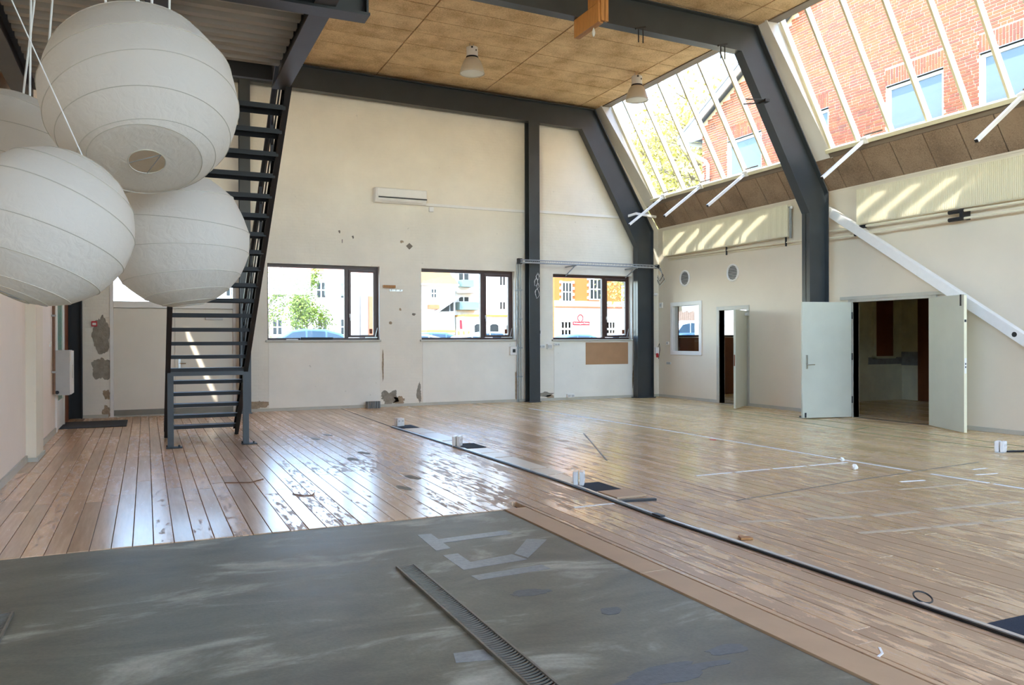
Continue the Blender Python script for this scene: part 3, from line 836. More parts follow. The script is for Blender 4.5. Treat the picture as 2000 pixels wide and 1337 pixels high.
def frame(ym, label, right=True):
    t = thing('steel_frame', label, 'frame', (11.7, ym, 0))
    m = MB(); isec(m, (11.49, 0.02), (11.49, 3.90), (11.98, 0.02), (11.98, 4.32), ym); m.box(11.44, 12.02, ym - .13, ym + .13, 0, 0.02); m.build('column', 'steel', t)
    m = MB(); isec(m, (11.49, 3.90), (9.87, 6.735), (11.98, 4.32), (10.25, 7.262), ym); m.build('slanted_leg', 'steel', t)
    m = MB(); isec(m, (9.87, 6.735), (-1.0, in_z(-1.0)), (10.25, 7.262), (-1.3, out_z(-1.3)), ym); m.build('beam', 'steel', t)
    if ym < 15: return t
    m = MB(); isec(m, (-1.12, 0.02), (-1.12, in_z(-1.1)), (-1.35, 0.02), (-1.35, out_z(-1.35)), ym, 0.19)
    m.build('column', 'steel_dark', t)
    return t
f1 = frame(17.56, 'dark grey steel portal frame against the end wall')
f2 = frame(11.68, 'dark grey steel portal frame crossing the middle of the skylights')
# weld seam line and lower bracket plates on middle frame
def windpost(x0, x1, label, marks):
    t = thing('wind_post', label, 'column', ((x0 + x1) / 2, 17.5, 0))
    m = MB(); ym = 17.53; zt = in_z((x0 + x1) / 2)
    m.box(x0 + 0.07, x1 + 0.0, ym - 0.13, ym - 0.112, 0.0, zt); m.box(x0 + 0.07, x1, ym + 0.10, ym + 0.12, 0, zt); m.box((x0 + x1) / 2 + .03, (x0 + x1) / 2 + .045, ym - .112, ym + .10, 0, zt)
    m.box(x0 + .05, x1 + .02, ym - .15, ym + .14, 0, 0.015)
    m.build('shaft', 'steel', t)
    if marks:
        r = random.Random(5); yy = ym - 0.134
        for (cx, cz, s) in ((8.60, 3.02, .10), (8.56, 2.88, .12), (8.58, 2.62, .13), (8.60, 2.80, .08)):
            pts = []
            for k in range(14):
                a = k * 0.75
                pts.append((cx + math.cos(a) * s * .5 * (0.6 + .4 * r.random()), yy, cz + math.sin(a) * s * (0.5 + .5 * r.random())))
            MB().tube(pts, 0.004, 5).build('chalk_mark', 'tape_white', t)
        for k in range(12):
            for sx in (x0 + .1, x1 - .03): MB().tube([(sx, ym - .135, 1.0 + k * .45), (sx, ym - .128, 1.0 + k * .45)], 0.008, 6).build('rivet', 'steel_dark', t)
windpost(8.31, 8.66, 'dark steel post between the middle and right windows with chalk scribbles', True)
windpost(1.70, 1.98, 'dark steel post on the end wall seen behind the stair treads', False)

# ------------------------------------------------------------------ mezzanine
mz = struct(empty('ceiling_mezzanine', (0, 6, 4.05)), 'mezzanine deck with corrugated steel underside')
def deck(x0, x1, y0, y1):
    prof = []; y = y0; p = 0.2
    while y < y1:
        prof += [(y, 4.30), (y + 0.02, 4.245), (y + 0.10, 4.245), (y + 0.12, 4.30)]
        y += p
    prof += [(y1, 4.30)]
    k = len(prof)
    vs = [(x0, a, z) for a, z in prof] + [(x1, a, z) for a, z in prof]
    fs = [(i, i + 1, i + 1 + k, i + k) for i in range(k - 1)]
    return MB().add(vs, fs)
for (a, b, c, d) in ((0.19, 1.22, 0.4, 8.36), (-1.06, 0.0, 0.4, 10.4)):
    deck(a, b, c, d).build('corrugated_sheet', 'deck_sheet', mz)
MB().box(-1.3, 1.4, 0.4, 8.4, 4.36, 4.42).build('deck_board', 'hardboard', mz)
MB().box(-1.3, 0.1, 8.4, 10.5, 4.36, 4.42).build('deck_board', 'hardboard', mz)
def ibeam_y(mb, xc, y0, y1, z0, z1, fw=0.16, tf=0.018, tw=0.014):
    mb.box(xc - fw / 2, xc + fw / 2, y0, y1, z0, z0 + tf); mb.box(xc - fw / 2, xc + fw / 2, y0, y1, z1 - tf, z1); mb.box(xc - tw / 2, xc + tw / 2, y0, y1, z0 + tf, z1 - tf)
m = MB(); ibeam_y(m, 1.25, 0.4, 8.42, 4.05, 4.36); m.build('edge_beam', 'steel_brown', mz)
m = MB(); ibeam_y(m, -1.15, 0.4, 10.5, 4.05, 4.36, 0.17); m.build('edge_beam', 'steel_brown', mz)
m = MB(); ibeam_y(m, 0.09, 0.4, 10.5, 4.06, 4.36, 0.17); m.build('middle_beam', 'steel_brown', mz)
MB().box(0.18, 1.17, 8.36, 8.42, 4.12, 4.36).build('header_beam', 'steel_brown', mz)
m = MB(); m.box(-1.3, 1.60, 6.16, 6.34, 4.03, 4.05); m.box(-1.3, 1.60, 6.16, 6.34, 4.52, 4.54); m.box(-1.3, 1.59, 6.242, 6.258, 4.05, 4.52); m.box(1.575, 1.59, 6.17, 6.33, 4.05, 4.52)
m.build('cross_beam', 'steel', mz)

# ------------------------------------------------------------------ stairs
st = thing('stair', 'black open tread steel stair climbing to the mezzanine', 'stair', (0.8, 12.3, 0))
SX0, SX1 = 0.30, 1.30
def sz(y): return 0.745 * (13.87 - y)
sdir = Vector((0, -1, 0.745)).normalized(); sup = Vector((0, 0.745, 1)).normalized()
for xs, sg in ((SX0 - 0.02, 1), (SX1 + 0.02, -1)):
    p = Vector((xs, 13.80, 0.0)); q = Vector((xs, 8.34, sz(8.34) + 0.02))
    m = MB()
    mid = (p + q) / 2; hl = (q - p).length / 2
    d_ = (q - p).normalized(); n_ = Vector((0, -d_.z, d_.y)) ; n_ = n_ if n_.z > 0 else -n_
    m.obox(mid, d_ * hl, Vector((0.005, 0, 0)), n_ * 0.10)
    for s in (-1, 1): m.obox(mid + n_ * s * 0.095 + Vector((-sg * -0.0, 0, 0)), d_ * hl, Vector((0.03, 0, 0)), n_ * 0.006)
    m.build('stringer', 'steel_dark', st)
tread_me = None
for k in range(1, 22):
    z = 0.1865 * k; y = 13.87 - z / 0.745
    m = MB(); m.box(SX0 - 0.015, SX1 + 0.015, y - 0.13, y + 0.12, z - 0.006, z); m.box(SX0 - 0.015, SX1 + 0.015, y - 0.13, y - 0.122, z - 0.05, z - 0.006); m.box(SX0 - 0.015, SX1 + 0.015, y + 0.112, y + 0.12, z - 0.05, z - 0.006)
    m.build('tread', 'steel_dark', st)
    for xs in (SX0 - 0.005, SX1 - 0.005):
        MB().box(xs, xs + 0.012, y - 0.1, y + 0.1, z - 0.045, z - 0.006).build('tread_bracket', 'steel_dark', st)
# support portal
m = MB(); m.box(0.27, 1.36, 12.24, 12.32, 1.01, 1.10); m.build('landing_beam', 'steel', st)
for a in (0.27, 1.28):
    lg = MB().box(a, a + 0.08, 12.24, 12.32, 0.012, 1.01).build('leg', 'steel', st)
    m = MB().box(a - 0.02, a + 0.19, 12.20, 12.36, 0, 0.012); m.lathe([(0.012, 0), (0.012, 0.025)], (a + 0.15, 12.28, 0.012), 6); m.lathe([(0.012, 0), (0.012, 0.025)], (a - 0.005 + 0.0, 12.34, 0.012), 6)
    m.build('foot_plate', 'steel_dark', lg)
# railing on the right
m = MB(); 
ry0 = 13.35
def rp(y, h): return (SX1 + 0.02, y, sz(y) + h)
m = MB().bar(rp(12.5, 0.95), rp(8.5, 0.95), 0.045, 0.05); m.build('handrail', 'steel_dark', st)
m = MB().bar(rp(12.6, 0.50), rp(8.5, 0.50), 0.012, 0.04); m.build('middle_rail', 'steel_dark', st)
m = MB().bar(rp(12.6, 0.72), rp(8.5, 0.72), 0.012, 0.03); m.build('middle_rail', 'steel_dark', st)
for y in (12.5, 11.5, 10.5, 9.5, 8.6):
    MB().bar(rp(y, 0.0), rp(y, 0.95), 0.04, 0.012, (0, 1, 0)).build('baluster', 'steel_dark', st)

# ------------------------------------------------------------------ paper lanterns
def lantern(c, R, axis, spin, label, seed, hole=0.30, nr=9, hang=None, zd=0.93):
    t = thing('paper_lantern', label, 'lantern', c, 'white paper lanterns hanging under the mezzanine')
    r = random.Random(seed)
    ax = Vector(axis).normalized()           # points to the bottom hole
    e1 = ax.cross(Vector((0.3, 1, 0.2))).normalized(); e2 = ax.cross(e1).normalized()
    K = 72
    zmax = math.sqrt(1 - hole * hole)
    # ring heights along the axis, unevenly spaced and tilted; the two ends are flat discs round the openings
    zmax = min(0.97, zd + 0.04)
    zs = [zmax, zd] + [zd * math.cos(math.pi * (i / (nr - 2))) + (r.uniform(-0.04, 0.04)) for i in range(1, nr - 2)] + [-zd, -zmax]
    C0 = Vector(c)
    rings = []
    for i, z in enumerate(zs):
        end = i in (0, nr)
        am = 0.0 if end else (0.02 if i in (1, nr - 1) else r.uniform(0.10, 0.24) * (1 - abs(z)) + 0.03)
        ph = spin + i * 0.35 + r.uniform(-.4, .4)
        rg = []
        for j in range(K):
            th = 2 * math.pi * j / K
            zz = z + am * math.cos(th - ph)
            rr = hole if end else math.sqrt(max(0.02, 1 - zz * zz))
            rg.append((zz, rr, th))
        rings.append(rg)
    def P(zz, rr, th): return C0 + (ax * zz + (e1 * math.cos(th) + e2 * math.sin(th)) * rr) * R
    vs = []; fs = []
    sub = 5
    lines = []
    for i in range(nr):
        for s in range(sub + (i == nr - 1)):
            f = s / sub
            ln = []
            for j in range(K):
                z0, q0, th = rings[i][j]; z1, q1, _ = rings[i + 1][j]
                sag = 4 * f * (1 - f)
                zz = z0 + (z1 - z0) * f; rr = q0 + (q1 - q0) * f
                # paper bulges part of the way towards the full round and wrinkles a little
                full = math.sqrt(max(0.0, 1 - zz * zz))
                rr = rr + ((full - rr) * 0.35 * sag if 0 < i < nr - 1 else 0) + 0.006 * sag * math.sin(th * 23 + i * 2.1) * r.uniform(0.3, 1.0)
                ln.append(P(zz, rr, th))
            lines.append(ln)
    for ln in lines: vs += ln
    for i in range(len(lines) - 1):
        fs += [(i * K + j, i * K + (j + 1) % K, (i + 1) * K + (j + 1) % K, (i + 1) * K + j) for j in range(K)]
    MB().add(vs, fs).build('shade', 'rice_paper', t, smooth=True)
    for i, rg in enumerate(rings):
        o = MB().tube([P(zz, rr * 1.002, th) for zz, rr, th in rg], 0.0018 if i not in (0, nr) else 0.0026, 5, closed=True)
        o.build('rib', 'lamp_shade', t)
    # wire spreader at the bottom opening
    a, b, d = P(zmax, hole, 0.3), P(zmax, hole, 2.9), P(zmax, hole, 4.3)
    m = MB().tube([a, b], 0.002, 5); m.tube([a, d], 0.002, 5); m.tube([P(zmax, hole, 2.9), P(-zmax, hole, 2.9)], 0.0025, 5); m.tube([P(zmax, hole, 0.3), P(-zmax, hole, 0.3)], 0.0025, 5)
    m.build('spreader', 'galvanised', t)
    top = P(-zmax, 0, 0)
    MB().tube([top, hang or (top.x + 0.02, top.y, 4.24)], 0.0025 if hang else 0.006, 6).build('cord', 'white_plastic', t)
    return t
lantern((-0.01, 3.743, 2.519), 0.388, (0.05, -0.50, -0.86), 0.5, 'white paper lantern hanging highest, its round bottom opening showing', 11, 0.18, 9, None, 0.835)
lantern((-0.323, 3.389, 1.92), 0.29, (-0.42, -0.10, -0.90), 2.2, 'white paper lantern hanging lowest, cut by the left picture edge', 12, 0.22, 9, (-1.0, 3.35, 4.1))
lantern((0.15, 4.33, 2.005), 0.338, (0.14, 0.02, -0.99), 4.0, 'white paper lantern hanging in front of the stair', 13, 0.22)
lantern((-0.66, 4.914, 2.46), 0.345, (-0.30, -0.2, -0.93), 1.2, 'white paper lantern mostly hidden behind the two bigger ones', 14, 0.25)
cd = thing('hanging_cord', 'bundle of thin white cords hanging from the mezzanine beside the lanterns', 'cord', (-0.3, 4.4, 4.2))
for (a, b) in (((-0.47, 5.2, 4.24), (-0.60, 5.0, 2.74)), ((-0.41, 5.2, 4.24), (-0.50, 5.0, 2.72)), ((-0.05, 3.9, 4.24), (-0.03, 3.85, 2.88)), ((0.03, 3.9, 4.24), (0.03, 3.85, 2.88)), ((-0.30, 4.1, 4.24), (-0.14, 3.85, 2.86))):
    MB().tube([a, b], 0.006, 6).build('strand', 'white_plastic', cd)

# ------------------------------------------------------------------ ceiling lamps
def lamp(x, y, label):
    zc = ceil_z(x)
    t = thing('ceiling_lamp', label, 'lamp', (x, y, zc), 'bell shaped hall lamps')
    m = MB()
    for s in (-0.05, 0.03): m.tube([(x + s, y, zc), (x + s, y, zc - 0.09)], 0.005, 5)
    m.tube([(x - .05, y, zc - .085), (x + .03, y, zc - .085)], .005, 5)
    m.build('hook', 'galvanised', t)
    h = MB().lathe([(0.10, -0.07), (0.115, -0.08), (0.115, -0.255), (0.10, -0.26)], (x, y, zc), 20).build('housing', 'white_plastic', t)
    MB().box(x - .06, x - .03, y - .122, y - .1, zc - .12, zc - .09).build('vent', 'black_plastic', h)
    MB().box(x + .03, x + .05, y - .12, y - .1, zc - .17, zc - .14).build('vent', 'black_plastic', h)
    MB().lathe([(0.10, -0.26), (0.122, -0.262), (0.122, -0.285), (0.10, -0.29)], (x, y, zc), 20).build('collar', 'black_plastic', t)
    prof = [(0.11, -0.285), (0.135, -0.30), (0.175, -0.36), (0.215, -0.46), (0.242, -0.56), (0.25, -0.60), (0.244, -0.60), (0.236, -0.56), (0.21, -0.46), (0.17, -0.365), (0.12, -0.31)]
    s = MB().lathe(prof, (x, y, zc), 32, cap=False).build('shade', 'lamp_shade', t, smooth=True)
    MB().lathe([(0.236, -0.585), (0.15, -0.59), (0.02, -0.592)], (x, y, zc), 32).build('diffuser', 'lamp_inner', t)
lamp(5.94, 14.93, 'bell shaped grey lamp hanging from the middle of the ceiling')
lamp(9.80, 14.90, 'bell shaped grey lamp hanging next to the far skylight')

# ------------------------------------------------------------------ air conditioner and trunking
ac = thing('air_conditioner', 'white split air conditioner high on the end wall', 'air conditioner', (5.25, YE, 4.6))
m = MB().prism([(YE, 4.60), (YE, 4.92), (YE - 0.18, 4.92), (YE - 0.2, 4.88), (YE - 0.2, 4.72), (YE - 0.14, 4.60)], 4.66, 5.86, 'x'); m.build('body', 'white_plastic', ac, bevel=0.008)
MB().box(4.70, 5.85, YE - 0.212, YE - 0.2, 4.735, 4.905).build('front_panel', 'white_plastic', ac, bevel=0.005)
MB().box(4.73, 5.86, YE - 0.206, YE - 0.19, 4.695, 4.722).build('air_slot', 'black_plastic', ac)
MB().obox((5.26, YE - 0.177, 4.65), (0.5, 0, 0), (0, 0.004, 0), (0, 0.014, 0.026)).build('louver', 'white_plastic', ac, bevel=0.002)
jb = thing('junction_box', 'small white junction box below the air conditioner corner', 'box', (6.02, YE, 4.46)); MB().box(5.965, 6.075, YE - 0.06, YE, 4.47, 4.58).build('body', 'white_plastic', jb, bevel=0.012); MB().box(5.98, 6.06, YE - 0.068, YE - 0.06, 4.485, 4.565).build('cover', 'white_plastic', jb, bevel=0.004)
tk = thing('cable_trunking', 'thin white horizontal cable trunking from air conditioner to right column', 'trunking', (8.6, YE, 4.62))
MB().box(5.87, 8.40, YE - 0.05, YE, 4.60, 4.66).build('channel', 'white_plastic', tk, bevel=0.004); MB().box(8.66, 11.24, YE - 0.05, YE, 4.62, 4.68).build('channel', 'white_plastic', tk, bevel=0.004)
MB().bar((11.24, 17.62, 4.655), (11.42, 17.41, 4.72), 0.05, 0.06).build('elbow', 'white_plastic', tk); MB().bar((11.40, 17.41, 4.72), (12.02, 17.41, 4.67), 0.05, 0.06).build('elbow', 'white_plastic', tk)

# ------------------------------------------------------------------ cable tray
ct = thing('cable_tray', 'galvanised wire cable tray crossing above the right window', 'tray', (10, 17.25, 3.33))
for z, y in ((3.40, 17.2), (3.40, 17.3), (3.33, 17.2), (3.33, 17.3)):
    MB().tube([(8.05, y, z), (11.93, y, z)], 0.008, 6).build('wire', 'galvanised', ct)
m = MB()
for k in range(39):
    xx = 8.07 + k * 0.1; m.tube([(xx, 17.2, 3.40), (xx, 17.2, 3.33), (xx, 17.3, 3.33), (xx, 17.3, 3.40)], 0.0045, 5)
m.build('cross_wires', 'galvanised', ct)['kind'] = 'stuff'
for xx in (9.55, 11.3):
    m = MB().bar((xx, 17.18, 3.315), (xx, YE, 3.315), 0.03, 0.03); m.bar((xx, 17.25, 3.315), (xx, YE, 3.10), 0.02, 0.02, (1, 0, 0)); m.build('bracket', 'galvanised', ct)
for s in range(3): MB().tube([(8.1, 17.22 + s * .025, 3.345), (11.9, 17.22 + s * .025, 3.345)], 0.011, 6).build('cable', 'grey_plastic', ct)
m = MB().box(8.0, 8.10, 17.2, 17.3, 3.30, 3.43); m.build('end_clamp', 'steel_dark', ct); MB().box(11.9, 11.98, 17.2, 17.3, 3.32, 3.42).build('end_clamp', 'steel_dark', ct)
r = random.Random(3)
for k in range(5):
    pts = [(11.93, 17.25, 3.36), (12.03, 17.22, 3.33 - .02 * k), (12.07 + .02 * k, 17.2, 3.2 - .05 * k), (12.0, 17.22, 3.05 - .05 * k), (11.95, 17.25, 3.15 - .04 * k)]
    MB().tube(pts, 0.009, 6).build('loose_cable', 'black_plastic' if k % 2 else 'grey_plastic', ct)
cdu = thing('conduit_bundle', 'vertical steel conduits beside the post, floor to cable tray', 'pipe', (8.22, YE - .03, 0))
for xx, zz0, rr in ((8.20, 0.0, 0.014), (8.245, 0.0, 0.01), (8.30, 0.05, 0.01)):
    MB().tube([(xx, YE - 0.03, zz0), (xx, YE - 0.03, 3.38)], rr, 8).build('pipe', 'galvanised', cdu)
for zz in (0.6, 1.3, 2.0, 2.7): MB().box(8.17, 8.33, YE - 0.05, YE, zz, zz + 0.025).build('clip', 'galvanised', cdu)
MB().tube([(8.2, YE - .05, 1.4), (8.16, YE - .06, 1.9), (8.15, YE - .06, 2.1), (8.18, YE - .06, 2.3), (8.2, YE - .05, 2.2)], 0.008, 6).build('loose_cable', 'grey_plastic', cdu)

def wallbox(name, x0, x1, z0, z1, label, cat, dark=True, group=None):
    t = thing(name, label, cat, ((x0 + x1) / 2, YE, z0), group)
    MB().box(x0, x1, YE - 0.09, YE, z0, z1).build('body', 'white_plastic', t, bevel=0.008)
    w_, h_ = x1 - x0, z1 - z0
    if dark: MB().box(x0 + w_ * .35, x0 + w_ * .75, YE - 0.1, YE - 0.09, z0 + h_ * .3, z0 + h_ * .7).build('switch', 'black_plastic', t)
    else:
        for k in range(2): MB().box(x0 + w_ * (.08 + .48 * k), x0 + w_ * (.44 + .48 * k), YE - 0.096, YE - 0.09, z0 + h_ * .2, z0 + h_ * .8).build('socket', 'grey_plastic', t, bevel=.002)
    return t
wallbox('switch_box', 7.99, 8.165, 1.14, 1.345, 'white isolator box with black switch under the middle window corner', 'switch')
wallbox('switch_box', 8.72, 8.82, 1.60, 1.79, 'white isolator box just right of the chalk marked post', 'switch')
wallbox('wall_socket', 8.74, 8.93, 1.30, 1.38, 'wide white wall socket right of the post, nearest to it', 'socket', False)
wallbox('wall_socket', 9.0, 9.12, 1.28, 1.40, 'square white wall socket left below the right window', 'socket', False)
wallbox('wall_socket', 9.19, 9.34, 1.36, 1.42, 'flat white wall socket under the right window sill corner', 'socket', False)
wallbox('wall_socket', 9.55, 9.75, 0.06, 0.15, 'white socket strip low on the wall above the baseboard', 'socket', False)
tag(MB().box(10.11, 11.37, YE - 0.02, YE - 0.012, 0.875, 1.435).build('notice_board', 'hardboard', bevel=0.003), 'brown hardboard sheet fixed under the right window', 'board')
wb = thing('wall_bracket', 'brown wooden block with small metal hook strip between windows', 'bracket', (5.0, YE, 2.68))
MB().box(4.87, 5.15, YE - 0.08, YE, 2.69, 2.75).build('block', 'bracket_wood', wb, bevel=0.004); MB().box(5.03, 5.33, YE - 0.02, YE, 2.615, 2.655).build('strip', 'aluminium', wb)
for k in range(3): MB().tube([(5.07 + .1 * k, YE - .02, 2.64), (5.07 + .1 * k, YE - .06, 2.635), (5.07 + .1 * k, YE - .06, 2.66)], .006, 5).build('hook', 'galvanised', wb)
gb = thing('floor_block', 'grey ribbed block standing on the floor below the left window', 'block', (4.59, 17.6, 0))
MB().box(4.44, 4.74, 17.5, 17.62, 0, 0.15).build('body', 'block_grey', gb)
for k in range(6): MB().lathe([(0.024, 0), (0.024, 0.155)], (4.465 + k * 0.05, 17.5, 0), 8).build('rib', 'block_grey', gb)
# things lying on the first window sill
tag(MB().box(3.05, 3.75, YE + 0.0, YE + 0.1, 1.52, 1.575).build('sill_strip', 'steel_dark', bevel=.004), 'dark flat bar lying on the left window sill', 'bar')
tag(MB().bar((2.75, YE + .03, 1.53), (3.0, YE + .06, 1.53), .05, .018).build('sill_paper', 'white_plastic'), 'small white strip lying on the left window sill', 'strip')

# ------------------------------------------------------------------ right wall things
def vent(y, label):
    t = thing('round_vent', label, 'vent', (XR, y, 3.035), 'round louvered vents')
    K = 32
    ring = [(XR - 0.015, y + 0.185 * math.cos(2 * math.pi * j / K), 3.035 + 0.185 * math.sin(2 * math.pi * j / K)) for j in range(K)]
    MB().tube(ring, 0.022, 8, closed=True).build('rim', 'white_plastic', t, smooth=True)
    MB().prism([(y + 0.18 * math.cos(2 * math.pi * j / K), 3.035 + 0.18 * math.sin(2 * math.pi * j / K)) for j in range(K)], XR - 0.006, XR - 0.002, 'x').build('backing', 'black_plastic', t)
    for k in range(9):
        z = -0.144 + k * 0.036; hw = math.sqrt(0.178 ** 2 - z * z)
        MB().obox((XR - 0.014, y, 3.035 + z), (0, hw, 0), (0.006, 0, -0.008), (0.002, 0, 0.0015)).build('slat', 'grey_plastic', t)
vent(16.59, 'round white vent above the interior window')
vent(14.78, 'round white vent above the narrow door')
# interior window
w4 = struct(empty('window_6', (XR, 16.55, 1.78)), 'white framed interior window in the right wall')
m = MB(); a, b, c, d = W4; xx0, xx1 = XR - 0.03, XR + 0.14; k = 0.10
m.box(xx0, xx1, a - .03, b + .03, d - k + .03, d + .03); m.box(xx0, xx1, a - .03, b + .03, c - .03, c + k - .03); m.box(xx0, xx1, a - .03, a + k - .03, c + k - .03, d - k + .03); m.box(xx0, xx1, b - k + .03, b + .03, c + k - .03, d - k + .03)
m.build('window_frame', 'white_paint', w4, bevel=0.006)
MB().box(XR + 0.05, XR + 0.056, a + k - .03, b - k + .03, c + k - .03, d - k + .03).build('pane', 'glass', w4)
# door 2
def leaf(parent, hinge, tip, z0, z1, th, mat, flip=1):
    h, t_ = Vector(hinge), Vector(tip); d_ = (t_ - h); L = d_.length; d_.normalize(); n_ = Vector((-d_.y, d_.x, 0)) * flip
    o = MB().obox((h + t_) / 2 + n_ * th / 2 + Vector((0, 0, (z0 + z1) / 2)), d_ * L / 2, n_ * th / 2, Vector((0, 0, (z1 - z0) / 2))).build('door_leaf', mat, parent, bevel=0.003)
    return o, d_, n_, L
d2 = struct(empty('door_2', (XR, 14.8, 0)), 'narrow single door standing ajar beside the interior window')
m = MB(); a, b, c, d = D2
m.box(XR - 0.02, XR + 0.15, a - .09, a, 0, d + .09); m.box(XR - 0.02, XR + 0.15, b, b + .09, 0, d + .09); m.box(XR - 0.02, XR + 0.15, a, b, d, d + .09)
m.build('door_frame', 'frame_grey', d2, bevel=0.004)
lf, dd, nn, L = leaf(d2, (12.30, 14.34, 0), (11.45, 13.72, 0), 0.02, 2.14, 0.045, 'door_green', 1)
hinge = Vector((12.30, 14.34, 0))
for z in (0.25, 1.5, 1.85): MB().lathe([(0.012, 0), (0.012, 0.1)], (12.29, 14.35, z), 8).build('hinge', 'steel_dark', lf)
p = hinge + dd * (L - 0.0) ; MB().obox(p + Vector((0, 0, 1.05)) + nn * .02, dd * .004, nn * .012, (0, 0, .12)).build('lock_plate', 'brown_board', lf)
MB().obox(hinge + dd * .12 + Vector((0, 0, 2.06)) + nn * .07, dd * .1, nn * .03, (0, 0, .03)).build('door_closer', 'grey_plastic', lf)
# door 3 double
d3 = struct(empty('door_3', (XR, 10.5, 0)), 'pale green double door standing wide open')
m = MB(); a, b, c, d = D3
m.box(XR - 0.03, XR + 0.15, a - .1, a, 0, d + .09); m.box(XR - 0.03, XR + 0.15, b, b + .1, 0, d + .09); m.box(XR - 0.03, XR + 0.15, a, b, d, d + .09)
m.build('door_frame', 'frame_grey', d3, bevel=0.004)
MB().box(XR - 0.05, XR - 0.02, a - .25, b + .28, d + .05, d + .11).build('door_track', 'frame_grey', d3)
lf, dd, nn, L = leaf(d3, (12.26, 11.30, 0), (11.225, 11.50, 0), 0.015, 2.20, 0.045, 'door_green', -1)
face = -nn
hg = Vector((12.26, 11.30, 0))
for z in (0.28, 1.1, 1.88): MB().lathe([(0.013, 0), (0.013, 0.13)], (12.262, 11.285, z), 8).build('hinge', 'steel_dark', lf)
pl = hg + dd * (L - 0.09) + face * 0.004
MB().obox(pl + Vector((0, 0, 1.07)), dd * .022, face * .005, (0, 0, .13)).build('handle_plate', 'chrome', lf, bevel=.003)
q = pl + Vector((0, 0, 1.02)) + face * .01
MB().tube([q, q + face * .05, q + face * .05 - dd * .13], 0.009, 8).build('door_handle', 'chrome', lf)
MB().obox(hg + dd * (L - .06) + Vector((0, 0, .07)) + face * .006, dd * .015, face * .006, (0, 0, .045)).build('flush_bolt', 'steel_dark', lf)
lf, dd, nn, L = leaf(d3, (12.24, 9.62, 0), (11.74, 8.60, 0), 0.015, 2.20, 0.045, 'door_green', 1)
tip = Vector((11.74, 8.60, 0)) + nn * .022
MB().obox(tip + dd * .001 + Vector((0, 0, 1.1)), dd * .003, nn * .022, (0, 0, 1.085)).build('edge_strip', 'cream_paint', lf)
MB().obox(tip + dd * .004 + Vector((0, 0, 1.07)), dd * .004, nn * .014, (0, 0, .12)).build('lock_plate', 'white_plastic', lf)
for z in (1.05, 1.10): MB().obox(tip + dd * .008 + Vector((0, 0, z)), dd * .003, nn * .008, (0, 0, .014)).build('keep', 'black_plastic', lf)
MB().obox(tip + dd * .004 + Vector((0, 0, 1.78)), dd * .003, nn * .015, (0, 0, .02)).build('latch', 'steel_dark', lf)
MB().obox(Vector((11.74, 8.60, 0)) - dd * .09 + Vector((0, 0, 2.11)) - nn * .005, dd * .015, nn * .006, (0, 0, .09)).build('flush_bolt', 'steel_dark', lf)

# side rooms behind the right wall
m = MB()
m.box(17.05, 17.25, 8.2, YE, -0.1, 2.9); m.box(XR + .15, 17.25, 14.15, 14.27, -0.1, 2.9); m.box(XR + .15, 17.25, 8.0, 8.2, -0.1, 2.9)
side = struct(m.build('wall_side_room', 'interior_dim'), 'greenish walls of the dim side room')
struct(MB().box(XR + .15, 17.25, 8.0, YE, 2.75, 2.9).build('ceiling_side_room', 'interior_dim'))
bp_ = MB().box(16.1, 16.69, 14.10, 14.14, 1.08, 2.72).build('boarded_hatch', 'brown_board', side); 
m = MB(); m.box(16.02, 16.1, 14.08, 14.15, 1.02, 2.75); m.box(16.69, 16.76, 14.08, 14.15, 1.02, 2.75); m.box(16.02, 16.76, 14.08, 14.15, 1.02, 1.08); m.build('hatch_frame', 'interior_dim', bp_)
MB().box(17.0, 17.045, 12.6, 13.66, 0.0, 2.7).build('brown_door', 'brown_board', side)
MB().box(17.03, 17.05, 13.67, 14.15, 0.85, 1.18).build('soot_band', 'soot', side); MB().box(15.9, 17.03, 14.135, 14.15, 0.88, 1.05).build('soot_band', 'soot', side)
m = MB(); m.box(XR + .3, 17.05, 14.27, 14.3, 0, 2.75); m.box(14.2, 14.25, 14.3, 15.4, 0, 2.75); m.build('brown_lining', 'interior_brown', side)
MB().box(12.98, 15.6, YE - 0.06, YE - 0.01, 0.0, 1.55).build('brown_lining', 'brown_board', side)
MB().box(12.48, 12.96, YE - 0.03, YE - 0.005, 0.0, 2.75).build('brown_lining', 'interior_brown', side)
w5 = struct(empty('window_7', (14, YE, 1.56)), 'window of the side room seen through the interior window')
MB().box(12.97, 15.6, YE + 0.1, YE + 0.106, 1.6, 3.1).build('pane', 'tinted_glass', w5)
m = MB(); m.box(12.97, 15.6, YE + .05, YE + .15, 1.565, 1.62); m.box(14.25, 14.33, YE + .05, YE + .15, 1.62, 3.1); m.build('window_frame', 'window_brown', w5)

